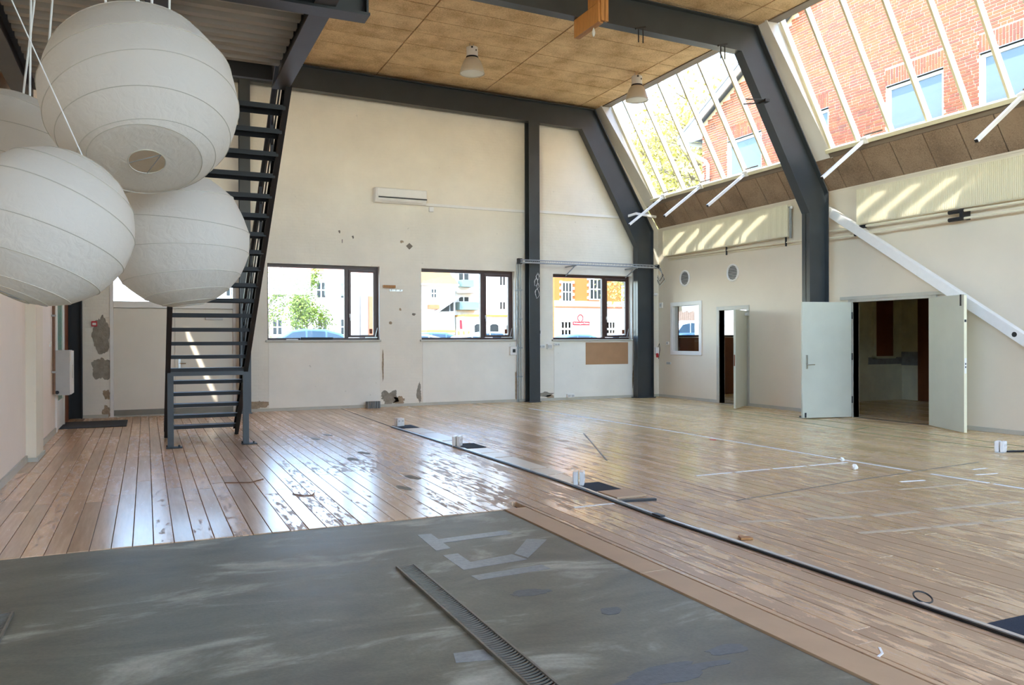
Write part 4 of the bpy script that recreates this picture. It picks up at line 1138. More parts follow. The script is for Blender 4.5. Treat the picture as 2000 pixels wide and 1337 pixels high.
# radiators
def radiator(y0, y1, label, pipes):
    t = thing('radiator', label, 'radiator', (12.2, (y0 + y1) / 2, 3.66), 'long radiators under the glazing')
    z0, z1 = 3.65, 4.29
    pts = []; y = y0; p = 0.0333
    poly = []
    x1, x2 = 12.155, 12.182
    while y < y1 - 1e-4:
        poly += [(x2, y), (x1, y + p * .28), (x1, y + p * .62), (x2, y + p * .9)]; y += p
    poly += [(x2, y1), (12.19, y1), (12.19, y0)]
    # front sheet as strip (not one n-gon)
    prof = poly[:-2]; k = len(prof)
    vs = [(a, b, z0) for a, b in prof] + [(a, b, z1) for a, b in prof]
    MB().add(vs, [(i, i + 1, i + 1 + k, i + k) for i in range(k - 1)]).build('front_panel', 'radiator', t)
    MB().box(12.17, 12.285, y0, y1, z1, z1 + 0.018).build('top_grille', 'radiator', t)
    m = MB(); m.box(12.17, 12.285, y0 - .006, y0, z0, z1 + .018); m.build('side_cover', 'radiator', t)
    m = MB(); m.box(12.17, 12.20, y1, y1 + .006, z0, z1 + .018); m.build('side_cover', 'radiator', t)
    MB().box(12.245, 12.275, y0, y1, z0, z1).build('back_panel', 'radiator', t)
    MB().box(12.18, 12.275, y0, y1, z0 - .012, z0).build('bottom_edge', 'radiator', t)
    n = max(2, int((y1 - y0) / 1.5))
    for k in range(n):
        yy = y0 + (y1 - y0) * (k + .5) / n
        MB().box(12.275, XR - .004, yy - .02, yy + .02, z0 + .02, z1 - .1).build('wall_bracket', 'radiator', t)
    return t
ra = radiator(12.89, 17.30, 'long ribbed radiator on the wall above the two round vents', None)
rb = radiator(6.6, 11.09, 'long ribbed radiator above the double door, cut by the right edge', None)
m = MB()
for xx in (12.20, 12.235): m.tube([(xx, 12.845, 3.6), (xx, 12.845, 4.25), (xx, 12.88, 4.25)], 0.013, 8)
m.build('riser_pipe', 'galvanised', ra); MB().lathe([(.02, 0), (.028, .01), (.028, .05), (.02, .06)], (12.2, 12.80, 4.2), 12).build('thermostat_valve', 'white_plastic', ra)
m = MB().tube([(12.24, 12.5, 3.52), (12.24, 17.2, 3.60)], 0.013, 8); m.tube([(12.29, 12.3, 3.47), (12.29, 17.2, 3.55)], 0.013, 8); m.build('pipe', 'radiator', ra)
for yy in (13.0, 14.9): MB().tube([(12.24, yy, 3.64), (12.24, yy, 3.45)], 0.02, 8).build('pipe_valve', 'steel_dark', ra)
hp = thing('heating_pipes', 'pair of pale heating pipes running below the near radiator', 'pipe', (12.2, 9.5, 3.5))
MB().tube([(12.16, 11.95, 3.60), (12.20, 6.0, 3.58)], 0.02, 8).build('pipe', 'radiator', hp); MB().tube([(12.16, 11.95, 3.46), (12.20, 6.0, 3.47)], 0.02, 8).build('pipe', 'radiator', hp)
for yy in (11.0, 9.05):
    for zz in (3.59, 3.465): MB().tube([(12.17, yy - .13, zz), (12.17, yy + .13, zz)], 0.034, 8).build('pipe_valve', 'steel_dark', hp)
for yy in (9.0,): MB().box(12.14, XR, yy - .09, yy - .03, 3.45, 3.6).build('pipe_clamp', 'steel_dark', hp)
MB().tube([(12.02, 11.83, 3.60), (12.16, 11.95, 3.60)], 0.03, 8).build('union', 'steel_dark', hp); MB().tube([(12.02, 11.83, 3.46), (12.16, 11.95, 3.46)], 0.03, 8).build('union', 'steel_dark', hp)
MB().tube([(12.03, 11.84, 3.58), (12.02, 11.84, 3.40), (12.02, 11.80, 3.25), (12.03, 11.84, 3.2), (12.04, 11.88, 3.3)], 0.018, 8).build('hose', 'black_plastic', hp)
# white diagonal duct
dv = (Vector((12.17, 7.9, 1.475)) - Vector((12.17, 11.88, 4.08))).normalized()
dp = thing('diagonal_duct', 'white square duct slanting down the right wall past the double door', 'duct', (12.17, 11.9, 4.0))
p0 = Vector((12.17, 11.90, 4.09)); p1 = p0 + dv * 7.2
dn = Vector((0, -dv.z, dv.y)); dn = dn if dn.z > 0 else -dn
MB().obox((p0 + p1) / 2, dv * 3.6, (0.06, 0, 0), dn * 0.085).build('duct', 'white_plastic', dp, bevel=0.01)
MB().obox(p0 + dv * .22, dv * .04, (0.066, 0, 0), dn * 0.092).build('joint_collar', 'grey_plastic', dp)
pp = p0 + dv * 4.62; MB().lathe([(0.045, 0), (0.045, 0.004)], (0, 0, 0), 16)
MB().prism([(pp.y + .04 * math.cos(j * .393), pp.z + .04 * math.sin(j * .393)) for j in range(16)], 12.105, 12.112, 'x').build('badge', 'steel_dark', dp)
# small wall things
def rbox(name, y0, y1, z0, z1, label, cat, mat='white_plastic', th=0.03):
    t = thing(name, label, cat, (XR, (y0 + y1) / 2, z0))
    MB().box(XR - th, XR, y0, y1, z0, z1).build('plate', mat, t, bevel=.005)
    MB().box(XR - th - .006, XR - th, y0 + (y1 - y0) * .25, y1 - (y1 - y0) * .25, z0 + (z1 - z0) * .25, z1 - (z1 - z0) * .25).build('rocker', 'grey_plastic', t)
rbox('motion_sensor', 17.55, 17.68, 2.33, 2.47, 'small white sensor left above the interior window', 'sensor')
rbox('wall_switch', 17.28, 17.38, 1.37, 1.45, 'small white switch left of the interior window', 'switch')
rbox('wall_plate', 17.2, 17.38, 0.86, 0.92, 'small grey socket plate below the interior window', 'socket', 'grey_plastic', .02)
ceep = thing('industrial_socket', 'white wall socket with red plug on the right corner column', 'socket', (12.0, 17.44, 1.1))
MB().box(12.0, 12.1, 17.40, 17.46, 1.12, 1.30).build('body', 'white_plastic', ceep, bevel=.008); MB().tube([(12.03, 17.38, 1.13), (12.0, 17.33, 1.06)], 0.035, 10).build('plug', 'red_plastic', ceep); MB().tube([(12.08, 17.42, 1.3), (12.12, 17.42, 1.4), (12.14, 17.42, 1.25), (12.1, 17.42, 1.0)], .008, 6).build('cable', 'black_plastic', ceep)
tag(MB().lathe([(0.02, 0), (0.055, .02), (0.06, .05), (0.04, .08)], (12.02, 17.42, 2.62), 12).build('corner_bell', 'white_plastic', smooth=True), 'small round white bell on the right corner column', 'bell')

# skylight openers
lab = ['white opener arm nearest the end wall', 'second white opener arm from the end wall', 'third white opener arm from the end wall, left of the middle frame', 'white opener arm just right of the middle frame', 'white opener arm nearest the right picture edge']
for (yy, L2) in zip((16.77, 15.30, 13.75, 10.59, 7.71), range(5)):
    t = thing('skylight_opener', lab[L2] + ' under the skylight', 'opener', (11.85, yy, 5.1), 'skylight opener arms')
    p = Vector((11.80, yy, 5.07)); q = p + Vector((-1.0, 0, -0.75)); d_ = (q - p).normalized(); n_ = Vector((0, 1, 0)); u_ = d_.cross(n_)
    MB().obox((p + q) / 2, d_ * .625, n_ * .028, u_ * .028).build('arm', 'white_plastic', t, bevel=.004)
    MB().obox(q + d_ * .004, d_ * .005, n_ * .024, u_ * .024).build('end_cap', 'black_plastic', t)
    MB().obox(p + Vector((.03, -.02, .02)), (.05, 0, .03), (0, .07, 0), (-.03, 0, .05)).build('motor_bracket', 'white_plastic', t, bevel=.004)
    MB().tube([(11.80, yy - .02, 5.17), (11.80, yy - .40, 5.17)], .014, 8).build('latch_rod', 'fascia_wood', t)

# wooden bracket on the middle beam, hooks
wbk = thing('timber_bracket', 'raw timber clamp hung on the middle beam near the ceiling', 'bracket', (6.8, 11.6, 6.8))
MB().box(6.49, 6.53, 10.95, 11.74, 6.50, 6.80).build('board', 'bracket_wood', wbk, bevel=.003)
MB().box(6.49, 6.53, 10.96, 11.28, 6.805, 7.24).build('board', 'bracket_wood', wbk, bevel=.003)
for xa, xb in ((6.532, 6.595), (6.605, 6.665)): MB().box(xa, xb, 10.93, 10.985, 6.52, 7.32).build('upright', 'bracket_wood', wbk, bevel=.003)
MB().box(6.532, 6.60, 10.985, 11.74, 6.50, 6.54).build('batten', 'bracket_wood', wbk, bevel=.003)
MB().lathe([(.004, 0), (.02, -.04), (.03, -.09), (.015, -.14), (.002, -.15)], (6.55, 11.2, 6.5), 8).build('tag', 'grey_plastic', wbk)
def clamp(x, z, label, side=False):
    t = thing('beam_clamp', label, 'clamp', (x, 11.6, z))
    if side:
        MB().tube([(x - .35, 11.5, z - .02), (x + .15, 11.55, z + .05)], .012, 6).build('rod', 'black_plastic', t)
        MB().tube([(x - .3, 11.62, z - .07), (x + .18, 11.66, z + .02)], .012, 6).build('rod', 'black_plastic', t)
        MB().box(x + .1, x + .2, 11.5, 11.7, z, z + .05).build('jaw', 'black_plastic', t)
    else:
        m = MB().bar((x - .1, 11.56, z), (x + .1, 11.56, z + .06), .03, .03); m.build('jaw', 'black_plastic', t)
        for k in (-.04, .05): MB().tube([(x + k, 11.56, z + .02), (x + k, 11.56, z - .22)], .01, 6).build('rod', 'black_plastic', t)
clamp(7.68, 6.77, 'black screw clamp hanging from the middle beam')
clamp(9.42, 6.74, 'black screw clamp at the knee of the middle frame')
clamp(10.25, 5.86, 'black rods clamped across the slanted middle frame leg', True)

# ------------------------------------------------------------------ things on the floor
mdf1 = tag(MB().box(2.885, 3.095, 4.36, 6.52, -0.02, 0.004).build('mdf_strip', 'mdf', bevel=.002), 'light brown board strip along the concrete, far piece', 'board', 'board strips along the concrete')
mdf2 = tag(MB().box(2.885, 3.095, 1.2, 4.35, -0.02, 0.004).build('mdf_strip', 'mdf', bevel=.002), 'light brown board strip along the concrete, near piece', 'board', 'board strips along the concrete')
# drain channels
def drain(x0, x1, y0, y1, label):
    t = thing('drain_channel', label, 'drain', ((x0 + x1) / 2, y0, 0))
    MB().box(x0 + .012, x1 - .012, y0, y1, -.005, -.001).build('trough', 'drain_dark', t)
    for a in (x0, x1 - .012): MB().box(a, a + .012, y0, y1, -.006, .010).build('edge_rail', 'drain_metal', t)
    MB().box(x0, x1, y1 - .004, y1 + .004, -.006, .006).build('end_rail', 'drain_metal', t)
    y = y1 - 0.02; k = 0; xm = (x0 + x1) / 2; hw = (x1 - x0) / 2 - .012
    base = MB()
    n = 7; vs = []; fs = []
    for i in range(n):
        f = -1 + 2 * i / (n - 1); dy = .020 * (f + 1) * .5 + .012 * (1 - f * f) * -1
        vs += [(xm + hw * f, dy - .0045, 0.001), (xm + hw * f, dy + .0045, 0.001), (xm + hw * f, dy + .0045, .007), (xm + hw * f, dy - .0045, .007)]
    for i in range(n - 1):
        a = i * 4; b = a + 4
        fs += [(a + 3, a + 2, b + 2, b + 3), (a, a + 3, b + 3, b), (a + 1, b + 1, b + 2, a + 2)]
    me = MB().add(vs, fs).mesh('slat', 'drain_metal')
    while y > y0:
        link_copy(me, 'slat', t, (-(x0 + x1) / 2, y - y0, 0)); y -= 0.027; k += 1
drain(1.498, 1.628, 1.6, 5.16, 'long metal slot drain set in the concrete slab')
t_ = drain(-0.85, -0.672, 3.6, 5.20, 'short dark drain grate at the left edge of the concrete')
# residue of tape on the concrete
def residue(poly, h=0.0016):
    MB().prism(poly, -0.006, -0.006 + h, 'z').build('paint_patch', 'concrete_dark' if len(poly) > 8 else 'concrete_patch', floor)
residue([(1.907, 5.98), (2.015, 5.965), (2.003, 5.49), (1.885, 5.47)]); residue([(2.005, 5.78), (2.59, 5.82), (2.585, 5.70), (2.005, 5.66)])
residue([(1.887, 5.33), (2.0, 5.335), (2.0, 5.09), (2.336, 5.15), (2.377, 4.99), (1.89, 4.935)]); residue([(2.36, 5.16), (2.62, 5.5), (2.75, 5.42), (2.40, 5.02)])
residue([(1.885, 4.79), (2.41, 4.83), (2.42, 4.72), (1.896, 4.685)]); residue([(1.34, 3.64), (1.49, 3.625), (1.49, 3.49), (1.312, 3.53)])
residue(blob(2.06, 4.33, .12, .06, 21, 30, .5)); residue(blob(2.2, 3.02, .32, .07, 22, 34, .5)); residue(blob(2.56, 3.12, .12, .05, 24)); residue(blob(2.35, 3.85, .06, .06, 23))
# aluminium strip with cable beside it
sp = thing('floor_trunking', 'long thin aluminium cable strip running along the floor', 'strip', (3.95, 10, 0))
def poly_strip(pts, w_, h_, name, mat, parent, z=0.0):
    for (a, b) in zip(pts[:-1], pts[1:]):
        MB().bar((a[0], a[1], z + h_ / 2), (b[0], b[1], z + h_ / 2), w_, h_).build(name, mat, parent, bevel=.002)
path = [(3.885, 13.55), (3.93, 12.0), (3.965, 10.7), (3.995, 9.0), (4.005, 7.4), (3.965, 6.4), (3.935, 5.5), (3.955, 4.6), (3.965, 3.5), (3.96, 1.6)]
poly_strip(path, .035, .018, 'profile', 'aluminium', sp)
MB().tube([(x_ - .035, y_, .010) for x_, y_ in path], .009, 6).build('cable', 'black_plastic', sp)
poly_strip([(3.91, 17.72), (3.88, 13.6)], .018, .004, 'gap_strip', 'drain_dark', sp)
for (a, b) in ((4.0, 5.2), (3.1, 3.85), (1.9, 2.9)):
    MB().box(3.985, 4.012, a, b, 0, .003).build('tape', 'tape_white', sp)
MB().box(3.90, 3.95, 5.60, 5.72, .018, .03).build('connector', 'black_plastic', sp)
# second line: white painted/taped line
ln = thing('tape_line', 'long white tape line crossing the right half of the floor', 'tape', (7.85, 9, 0))
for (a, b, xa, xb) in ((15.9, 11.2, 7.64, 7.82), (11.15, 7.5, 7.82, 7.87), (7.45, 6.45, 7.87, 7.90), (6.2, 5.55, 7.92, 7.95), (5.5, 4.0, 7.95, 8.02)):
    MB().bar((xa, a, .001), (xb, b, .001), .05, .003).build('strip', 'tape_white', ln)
    MB().bar((xa + .036, a, .001), (xb + .036, b, .001), .014, .002).build('painted_shadow', 'scuff', ln)  # grey strip drawn in as a shadow edge along the tape
def tape(pts, w_, mat, label, name='tape_piece'):
    t = thing(name, label, 'tape', (pts[0][0], pts[0][1], 0))
    for (a, b) in zip(pts[::2], pts[1::2]):
        MB().bar((a[0], a[1], .0012), (b[0], b[1], .0012), w_, .0024).build('strip', mat, t)
    return t
tape([(5.5, 7.22), (6.0, 7.225), (6.05, 7.225), (6.55, 7.23), (6.6, 7.23), (7.1, 7.225), (7.15, 7.225), (7.75, 7.215)], .04, 'tape_white', 'dashed white tape line meeting the long white line')
tape([(3.48, 6.33), (3.90, 6.33)], .035, 'tape_white', 'short white tape left of the cable strip')
tape([(4.42, 5.25), (4.84, 5.12), (5.0, 5.08), (5.5, 4.98), (5.6, 4.95), (6.1, 4.9), (6.3, 4.9), (7.3, 4.80)], .06, 'tape_grey', 'greyish worn tape line across the right planks')
tape([(5.0, 4.55), (5.66, 4.45), (5.7, 4.45), (6.2, 4.38), (6.3, 4.38), (7.0, 4.30)], .05, 'tape_grey', 'nearest greyish worn tape line across the right planks')
tape([(5.3, 5.9), (5.7, 5.85), (6.1, 5.8), (6.6, 5.75), (6.8, 5.7), (7.7, 5.6)], .035, 'tape_grey', 'faint grey tape line behind the two worn ones')
tape([(3.14, 2.74), (3.19, 2.76), (3.19, 2.76), (3.24, 2.82)], .012, 'tape_white', 'tiny curved white tape scrap beside the board strip')
tape([(7.2, 6.0), (7.5, 5.95)], .04, 'tape_white', 'small white tape scrap left of the long white line')
tape([(8.3, 5.95), (8.6, 5.9)], .03, 'tape_white', 'small white tape scrap right of the long white line')
tape([(8.6, 6.2), (8.85, 6.2)], .03, 'tape_white', 'farther small white tape scrap right of the long white line')
tape([(11.12, 13.7), (10.83, 11.2), (10.83, 11.2), (10.49, 9.3), (10.49, 9.3), (10.53, 8.05), (10.53, 8.05), (10.63, 6.5)], .025, 'tape_green', 'green court line in front of the double door')
tape([(11.4, 13.0), (11.35, 10.0), (11.35, 10.0), (11.0, 6.5), (10.65, 9.75), (11.18, 9.95)], .025, 'tape_green', 'green court line closest to the right wall')
tape([(5.2, 8.6), (6.4, 11.3)], .02, 'scuff', 'thin grey diagonal line across the middle planks')
tape([(5.0, 5.95), (6.8, 6.25), (6.8, 6.25), (9.2, 6.55)], .018, 'scuff', 'thin grey line crossing under the white line')
# dark stains
lbls = ['brown floor stain beside the stair, left one', 'brown floor stain beside the stair, right one', 'brown floor stain left of the far socket, left one', 'brown floor stain left of the far socket, right one', 'olive floor stain nearest the concrete, left one', 'olive floor stain nearest the concrete, right one']
for i, (a, b) in enumerate(((2.346, 12.54), (2.613, 12.93), (2.356, 10.16), (2.628, 10.65), (2.363, 7.95), (2.642, 8.53))):
    m = MB(); m.prism(blob(a, b, .045, .115, 60 + i, 16, .3), 0.0, 0.0022, 'z'); m.prism(blob(a + .04, b - .1, .04, .1, 70 + i, 12, .3), 0.0, 0.0018, 'z')
    tag(m.build('floor_stain', 'stain_olive'), lbls[i], 'stain', 'dark stains on the planks')
# sockets towers
def tower(x, y, label, rot):
    t = thing('floor_socket', label, 'socket', (x, y, 0), 'white socket blocks standing on the floor')
    t.rotation_euler = (0, 0, rot)
    def P(mb, nm, mt, par=None, bv=0):
        me = mb.mesh(nm, mt); o = bpy.data.objects.new(nm, me); COL.objects.link(o); o.parent = par or t
        if bv: md = o.modifiers.new('bevel', 'BEVEL'); md.width = bv; md.segments = 2
        return o
    P(MB().box(-.075, .075, -.05, .05, 0, .012), 'base', 'grey_plastic')
    for s in (-1, 1):
        h = P(MB().box(-.07, .07, s * .008 if s > 0 else -.055, .055 if s > 0 else -.008, .012, .15), 'housing', 'white_plastic', None, .005)
        for q in (-1, 1):
            P(MB().box(q * .036 - .028, q * .036 + .028, s * .055 - .004, s * .055 + .004, .05, .14), 'cover_plate', 'white_plastic', h, .002)
            P(MB().box(q * .036 - .015, q * .036 + .015, s * .059 - .002, s * .059 + .002, .085, .115), 'outlet', 'grey_plastic', h)
tower(4.02, 13.6, 'white socket block on the floor farthest away, by the cable strip', 0.25)
tower(4.0, 10.67, 'white socket block on the floor, middle one by the cable strip', 0.9)
tower(4.06, 7.27, 'white socket block on the floor nearest the concrete, by the cable strip', 1.0)
tower(10.24, 6.98, 'white socket block on the floor at the right edge', 0.35)
ck = tag(MB().tube([(10.32, 6.95, .012), (10.6, 6.85, .012), (11.3, 6.6, .012), (12.2, 6.3, .012)], .014, 6).build('floor_cable', 'steel_dark'), 'dark cable leading right from the right edge socket block', 'cable')
# carpet tiles
for (a, b, c, d, lb) in ((3.93, 4.27, 13.26, 13.74, 'navy carpet tile beside the farthest socket block'), (3.98, 4.33, 10.40, 10.88, 'navy carpet tile beside the middle socket block'), (4.0, 4.33, 6.87, 7.33, 'navy carpet tile beside the socket block nearest the concrete'), (3.985, 4.6, 2.15, 2.81, 'navy carpet tile cut by the bottom right picture edge')):
    tag(MB().box(a, b, c, d, 0, .008).build('carpet_tile', 'mat_blue', bevel=.002), lb, 'mat', 'navy carpet tiles')
vt = [(3.99, 4.30, 12.45, 13.2), (4.0, 4.30, 11.35, 12.4), (4.02, 4.31, 10.95, 11.3), (4.02, 4.30, 9.9, 10.33), (4.03, 4.29, 9.45, 9.85), (4.04, 4.29, 8.45, 9.4), (4.03, 4.29, 8.0, 8.4), (4.03, 4.22, 7.45, 7.95)]
nm = ['first', 'second', 'third', 'fourth', 'fifth', 'sixth', 'seventh', 'eighth']
for i, (a, b, c, d) in enumerate(vt):
    tag(MB().box(a, b, c, d, 0, .004).build('vinyl_sheet', 'vinyl_tile', bevel=.001), '%s beige sheet beside the cable strip counted from the end wall' % nm[i], 'tile', 'beige sheets along the cable strip')
pk = thing('panel_stack', 'two beige panels stacked beyond the near navy tile', 'panel', (4.15, 6.6, 0))
MB().box(3.99, 4.32, 6.48, 6.84, 0, .012).build('panel', 'vinyl_tile', pk, bevel=.002); MB().box(4.01, 4.335, 6.45, 6.80, .012, .024).build('panel', 'mdf', pk, bevel=.002)
tag(MB().bar((3.97, 6.36, .01), (4.33, 6.29, .01), .05, .02).build('dark_strip', 'black_plastic'), 'flat black strip lying in front of the two stacked panels', 'strip')
# litter
def ball(x, y, r_, seed, label):
    bm = bmesh.new(); bmesh.ops.create_icosphere(bm, subdivisions=2, radius=r_); q = random.Random(seed)
    for v in bm.verts: v.co *= q.uniform(.75, 1.15)
    me = bpy.data.meshes.new('paper_ball'); bm.to_mesh(me); bm.free(); me.materials.append(MATS['paper_white'])
    o = bpy.data.objects.new('paper_ball', me); COL.objects.link(o); o.location = (x, y, r_ * .85); tag(o, label, 'litter')
ball(7.76, 7.30, .028, 1, 'small crumpled white paper ball on the long white line')
ball(7.40, 6.78, .036, 2, 'crumpled white paper ball in front of the long white line')
K = 24
tag(MB().tube([(4.02 + .055 * math.cos(6.283 * j / K), 3.2 + .045 * math.sin(6.283 * j / K), .03 + .02 * math.sin(6.283 * j / K)) for j in range(K)], .005, 6, closed=True).build('cable_tie', 'black_plastic'), 'black cable tie loop lying on the aluminium strip', 'cable tie')
tag(MB().prism([(4.03, 4.75), (4.12, 4.72), (4.13, 4.78), (4.07, 4.83)], .003, .02, 'z').build('cork_chip', 'bracket_wood', bevel=.003), 'small brown chip beside the aluminium strip', 'chip')
tag(MB().prism(blob(7.71, 9.7, .04, .06, 90, 10), 0, .003, 'z').build('pink_scrap', 'banner_red'), 'tiny pink scrap on the planks before the double door', 'litter')
tag(MB().tube([(1.30, 8.05, .006), (1.38, 7.9, .006), (1.46, 7.9, .006), (1.5, 8.0, .008)], .006, 5).build('wood_splinter', 'rust_pipe'), 'thin brown splinter lying on the left planks', 'litter')
tag(MB().tube([(0.75, 9.0, .005), (1.0, 8.9, .005), (1.15, 9.05, .007)], .006, 5).build('wire_scrap', 'rust_pipe'), 'thin wire scrap lying on the planks left of the splinter', 'litter')

# ------------------------------------------------------------------ outside
struct(MB().box(-60, 90, 18.2, 120, 0.2, 0.6).build('ground', 'asphalt'), 'sunlit pavement outside')
struct(MB().box(-60, 60, -60, -4.4, -0.4, -0.05).build('ground_yard', 'asphalt'))  # unseen yard ground, added for the daylight from behind

struct(MB().box(-40, 60, -16, -14, -.4, 4.3).build('wall_horizon_block', 'facade_cream'), 'unseen wall added behind the viewer to block the bright horizon')  # added out of view to keep horizon glare out of pane reflections

# brick gable next door
BX = 14.8
bb = thing('brick_building', 'red brick gable house seen through the skylights', 'building', (BX, 13, 0.3))
BW = [(8.9, 10.5, 5.6, 7.03), (11.28, 12.67, 5.6, 7.01), (14.31, 15.70, 5.6, 7.0), (16.60, 17.96, 5.6, 7.0)]
YG, RID = 19.07, 10.0
def roof_z(y): return 7.60 + 0.513 * (19.5 - y) if y > RID else 7.60 + 0.513 * (19.5 - RID) - 0.513 * (RID - y)
m = MB()
hs = BW; us = [1.0, YG] + [h[0] for h in hs] + [h[1] for h in hs]; vs_ = [3.0, 7.6] + [h[2] for h in hs] + [h[3] for h in hs]
for a, b, c, d in wall_cells(us, vs_, hs): m.box(BX, BX + .3, a, b, c, min(d, 7.6))
m.prism([(1.0, 7.6), (YG, 7.6), (YG, roof_z(YG) - .05), (RID, roof_z(RID) - .05), (1.0, 7.7)], BX, BX + .3, 'x')
m.box(BX + .3, BX + 9, YG - .3, YG, 3.0, 7.7)
m.build('wall', 'mortar', bb)
bl = []   # (yc, zc, length, height)
ch = 0.0672; z = 5.35; rowi = 0
def blocked(y0, y1, z0, z1):
    for a, b, c, d in BW:
        if y1 > a - .005 and y0 < b + .005 and z1 > c - .01 and z0 < d + .365: return True
    return False
while z < 10.6:
    y = 6.0 + (rowi % 2) * 0.06 + rnd.uniform(0, .1)
    while y < YG - .1:
        L_ = 0.228 if rnd.random() < .58 else 0.108
        y1 = min(y + L_, YG)
        if z + .051 < roof_z(min(y1, YG)) - .12 and z + .051 < roof_z(y) - .12:
            if not blocked(y, y1, z, z + .051): bl.append(((y + y1) / 2, z + .0255, y1 - y, .051))
            else:
                # clip to window sides
                for a, b, c, d in BW:
                    if z + .051 > c - .01 and z < d + .365:
                        if y < a - .01 < y1: bl.append(((y + a - .012) / 2, z + .0255, a - .012 - y, .051))
                        if y < b + .01 < y1: bl.append(((y1 + b + .012) / 2, z + .0255, y1 - b - .012, .051))
        y = y1 + .016
    z += ch; rowi += 1
for a, b, c, d in BW:
    y = a - .0
    k = 0
    while y < b - .03:
        if k % 2: hh = [(d + .02, .228), (d + .26, .108)]
        else: hh = [(d + .02, .108), (d + .14, .228)]
        for z0, h_ in hh: bl.append((y + .0275, z0 + h_ / 2 - .005, .051, h_))
        y += .0675; k += 1
bl = [q for q in bl if q[2] > .03]
EYE = Vector((0, 0, 1.5))
def vis(q):
    p = Vector((BX, q[0], q[1])); d_ = p - EYE; fz = d_.dot(fwd)
    sx = d_.dot(cr) / fz; sy = d_.dot(cu) / fz
    if abs(sx) > .64 or abs(sy) > .43: return False
    # passes through the glazed opening
    tt = (GB - EYE).dot(gn) / d_.dot(gn); h = EYE + d_ * tt
    return GB.z < h.z < GT.z and 7.3 < h.y < 17.3 and not 11.5 < h.y < 11.93
bl.sort(key=lambda q: (0 if vis(q) else 1, (Vector((BX, q[0], q[1])) - EYE).length))
cache = {}
restb = MB()
for i, (yc, zc, L_, h_) in enumerate(bl):
    if i < 300:
        key = (round(L_, 3), round(h_, 3))
        if key not in cache:
            cache[key] = MB().box(-.012, .02, -L_ / 2, L_ / 2, -h_ / 2, h_ / 2).mesh('brick', 'brick')
        o = bpy.data.objects.new('brick', cache[key]); COL.objects.link(o); o.parent = bb
        o.matrix_parent_inverse = Matrix.Translation((-BX, -13, -0.3))
        o.location = (BX + rnd.uniform(-.003, .003), yc, zc)
    else:
        e = rnd.uniform(-.003, .003)
        restb.box(BX - .012 + e, BX + .02, yc - L_ / 2, yc + L_ / 2, zc - h_ / 2, zc + h_ / 2)
o = restb.build('bricks', 'brick', bb, fix=False); o['kind'] = 'stuff'
for a, b, c, d in BW:
    m = MB(); k = .075; xx = BX + .05
    m.box(xx, xx + .08, a, b, d - k, d); m.box(xx, xx + .08, a, b, c, c + k); m.box(xx, xx + .08, a, a + k, c + k, d - k); m.box(xx, xx + .08, b - k, b, c + k, d - k)
    f = m.build('window', 'gutter_white', bb, bevel=.006)
    MB().box(xx + .03, xx + .05, a + k, b - k, c + k, d - k).build('pane', 'far_glass', f)
    MB().box(BX - .02, BX + .1, a, b, d, d + .02).build('lintel_strip', 'slate', f)
# verge board, roof, gutter, downpipe
m = MB()
for (ya, yb) in ((19.85, RID), (RID, 1.0)):
    pa, pb = Vector((BX - .25, ya, roof_z(ya))), Vector((BX - .25, yb, roof_z(yb)))
    m.bar(pa, pb, .04, .24)
m.build('verge_board', 'grey_plastic', bb)
m = MB()
for (ya, yb) in ((19.9, RID), (RID, 1.0)):
    pa, pb = Vector((BX + 4, ya, roof_z(ya) + .12)), Vector((BX + 4, yb, roof_z(yb) + .12))
    m.bar(pa, pb, 8.6, .08)
m.build('roof', 'slate', bb)
MB().prism([(YG - .02, roof_z(YG) - .1), (19.75, roof_z(19.75) - .08), (YG - .02, roof_z(19.75) - .08)], BX - .22, BX + .1, 'x').build('eave_box', 'gutter_white', bb)
MB().tube([(BX - .3, 19.82, 7.38), (BX + 8, 19.82, 7.38)], .07, 10).build('gutter', 'gutter_white', bb)
MB().tube([(BX - .2, 19.78, 7.36), (BX - .2, 19.74, 7.22), (BX - .16, 19.6, 7.1), (BX - .12, 18.78, 6.62), (BX - .1, 18.70, 6.5), (BX - .1, 18.70, 3.2)], .05, 10).build('downpipe', 'gutter_white', bb, smooth=True)

# street houses
def facade_house(label, x0, x1, y, z1, mat, wins, roofmat=None, roofh=1.6, depth=6, pane_grid=(2, 2), wmat='facade_white'):
    t = thing('street_house', label, 'building', ((x0 + x1) / 2, y, 0.6))
    MB().box(x0, x1, y, y + depth, .4, z1).build('wall', mat, t)
    if roofmat:
        MB().prism([(y - .35, z1 - .05), (y + depth / 2, z1 + roofh), (y + depth + .35, z1 - .05)], x0 - .2, x1 + .2, 'x').build('roof', roofmat, t)
        MB().box(x0 - .2, x1 + .2, y - .42, y - .3, z1 - .12, z1).build('gutter', 'gutter_white', t)
    for (a, b, c, d) in wins:
        f = MB().box(a - .06, b + .06, y - .05, y + .02, c - .06, d + .06).build('window', wmat, t)
        nx, nz = pane_grid; gx, gz = (b - a) / nx, (d - c) / nz
        for i in range(nx):
            for j in range(nz):
                MB().box(a + gx * i + .05, a + gx * (i + 1) - .05, y - .07, y - .045, c + gz * j + .04, c + gz * (j + 1) - .04).build('pane', 'window_dark', f)
    return t
wins = []
for a in (4.6, 7.6, 10.5, 12.1 + 1.3):
    wins += [(a, a + .64, 4.35, 5.5), (a, a + .64, 2.0, 3.0)]
wins[0:2] = [(4.6, 5.24, 4.35, 5.5), (4.6, 5.24, 2.0, 3.0)]
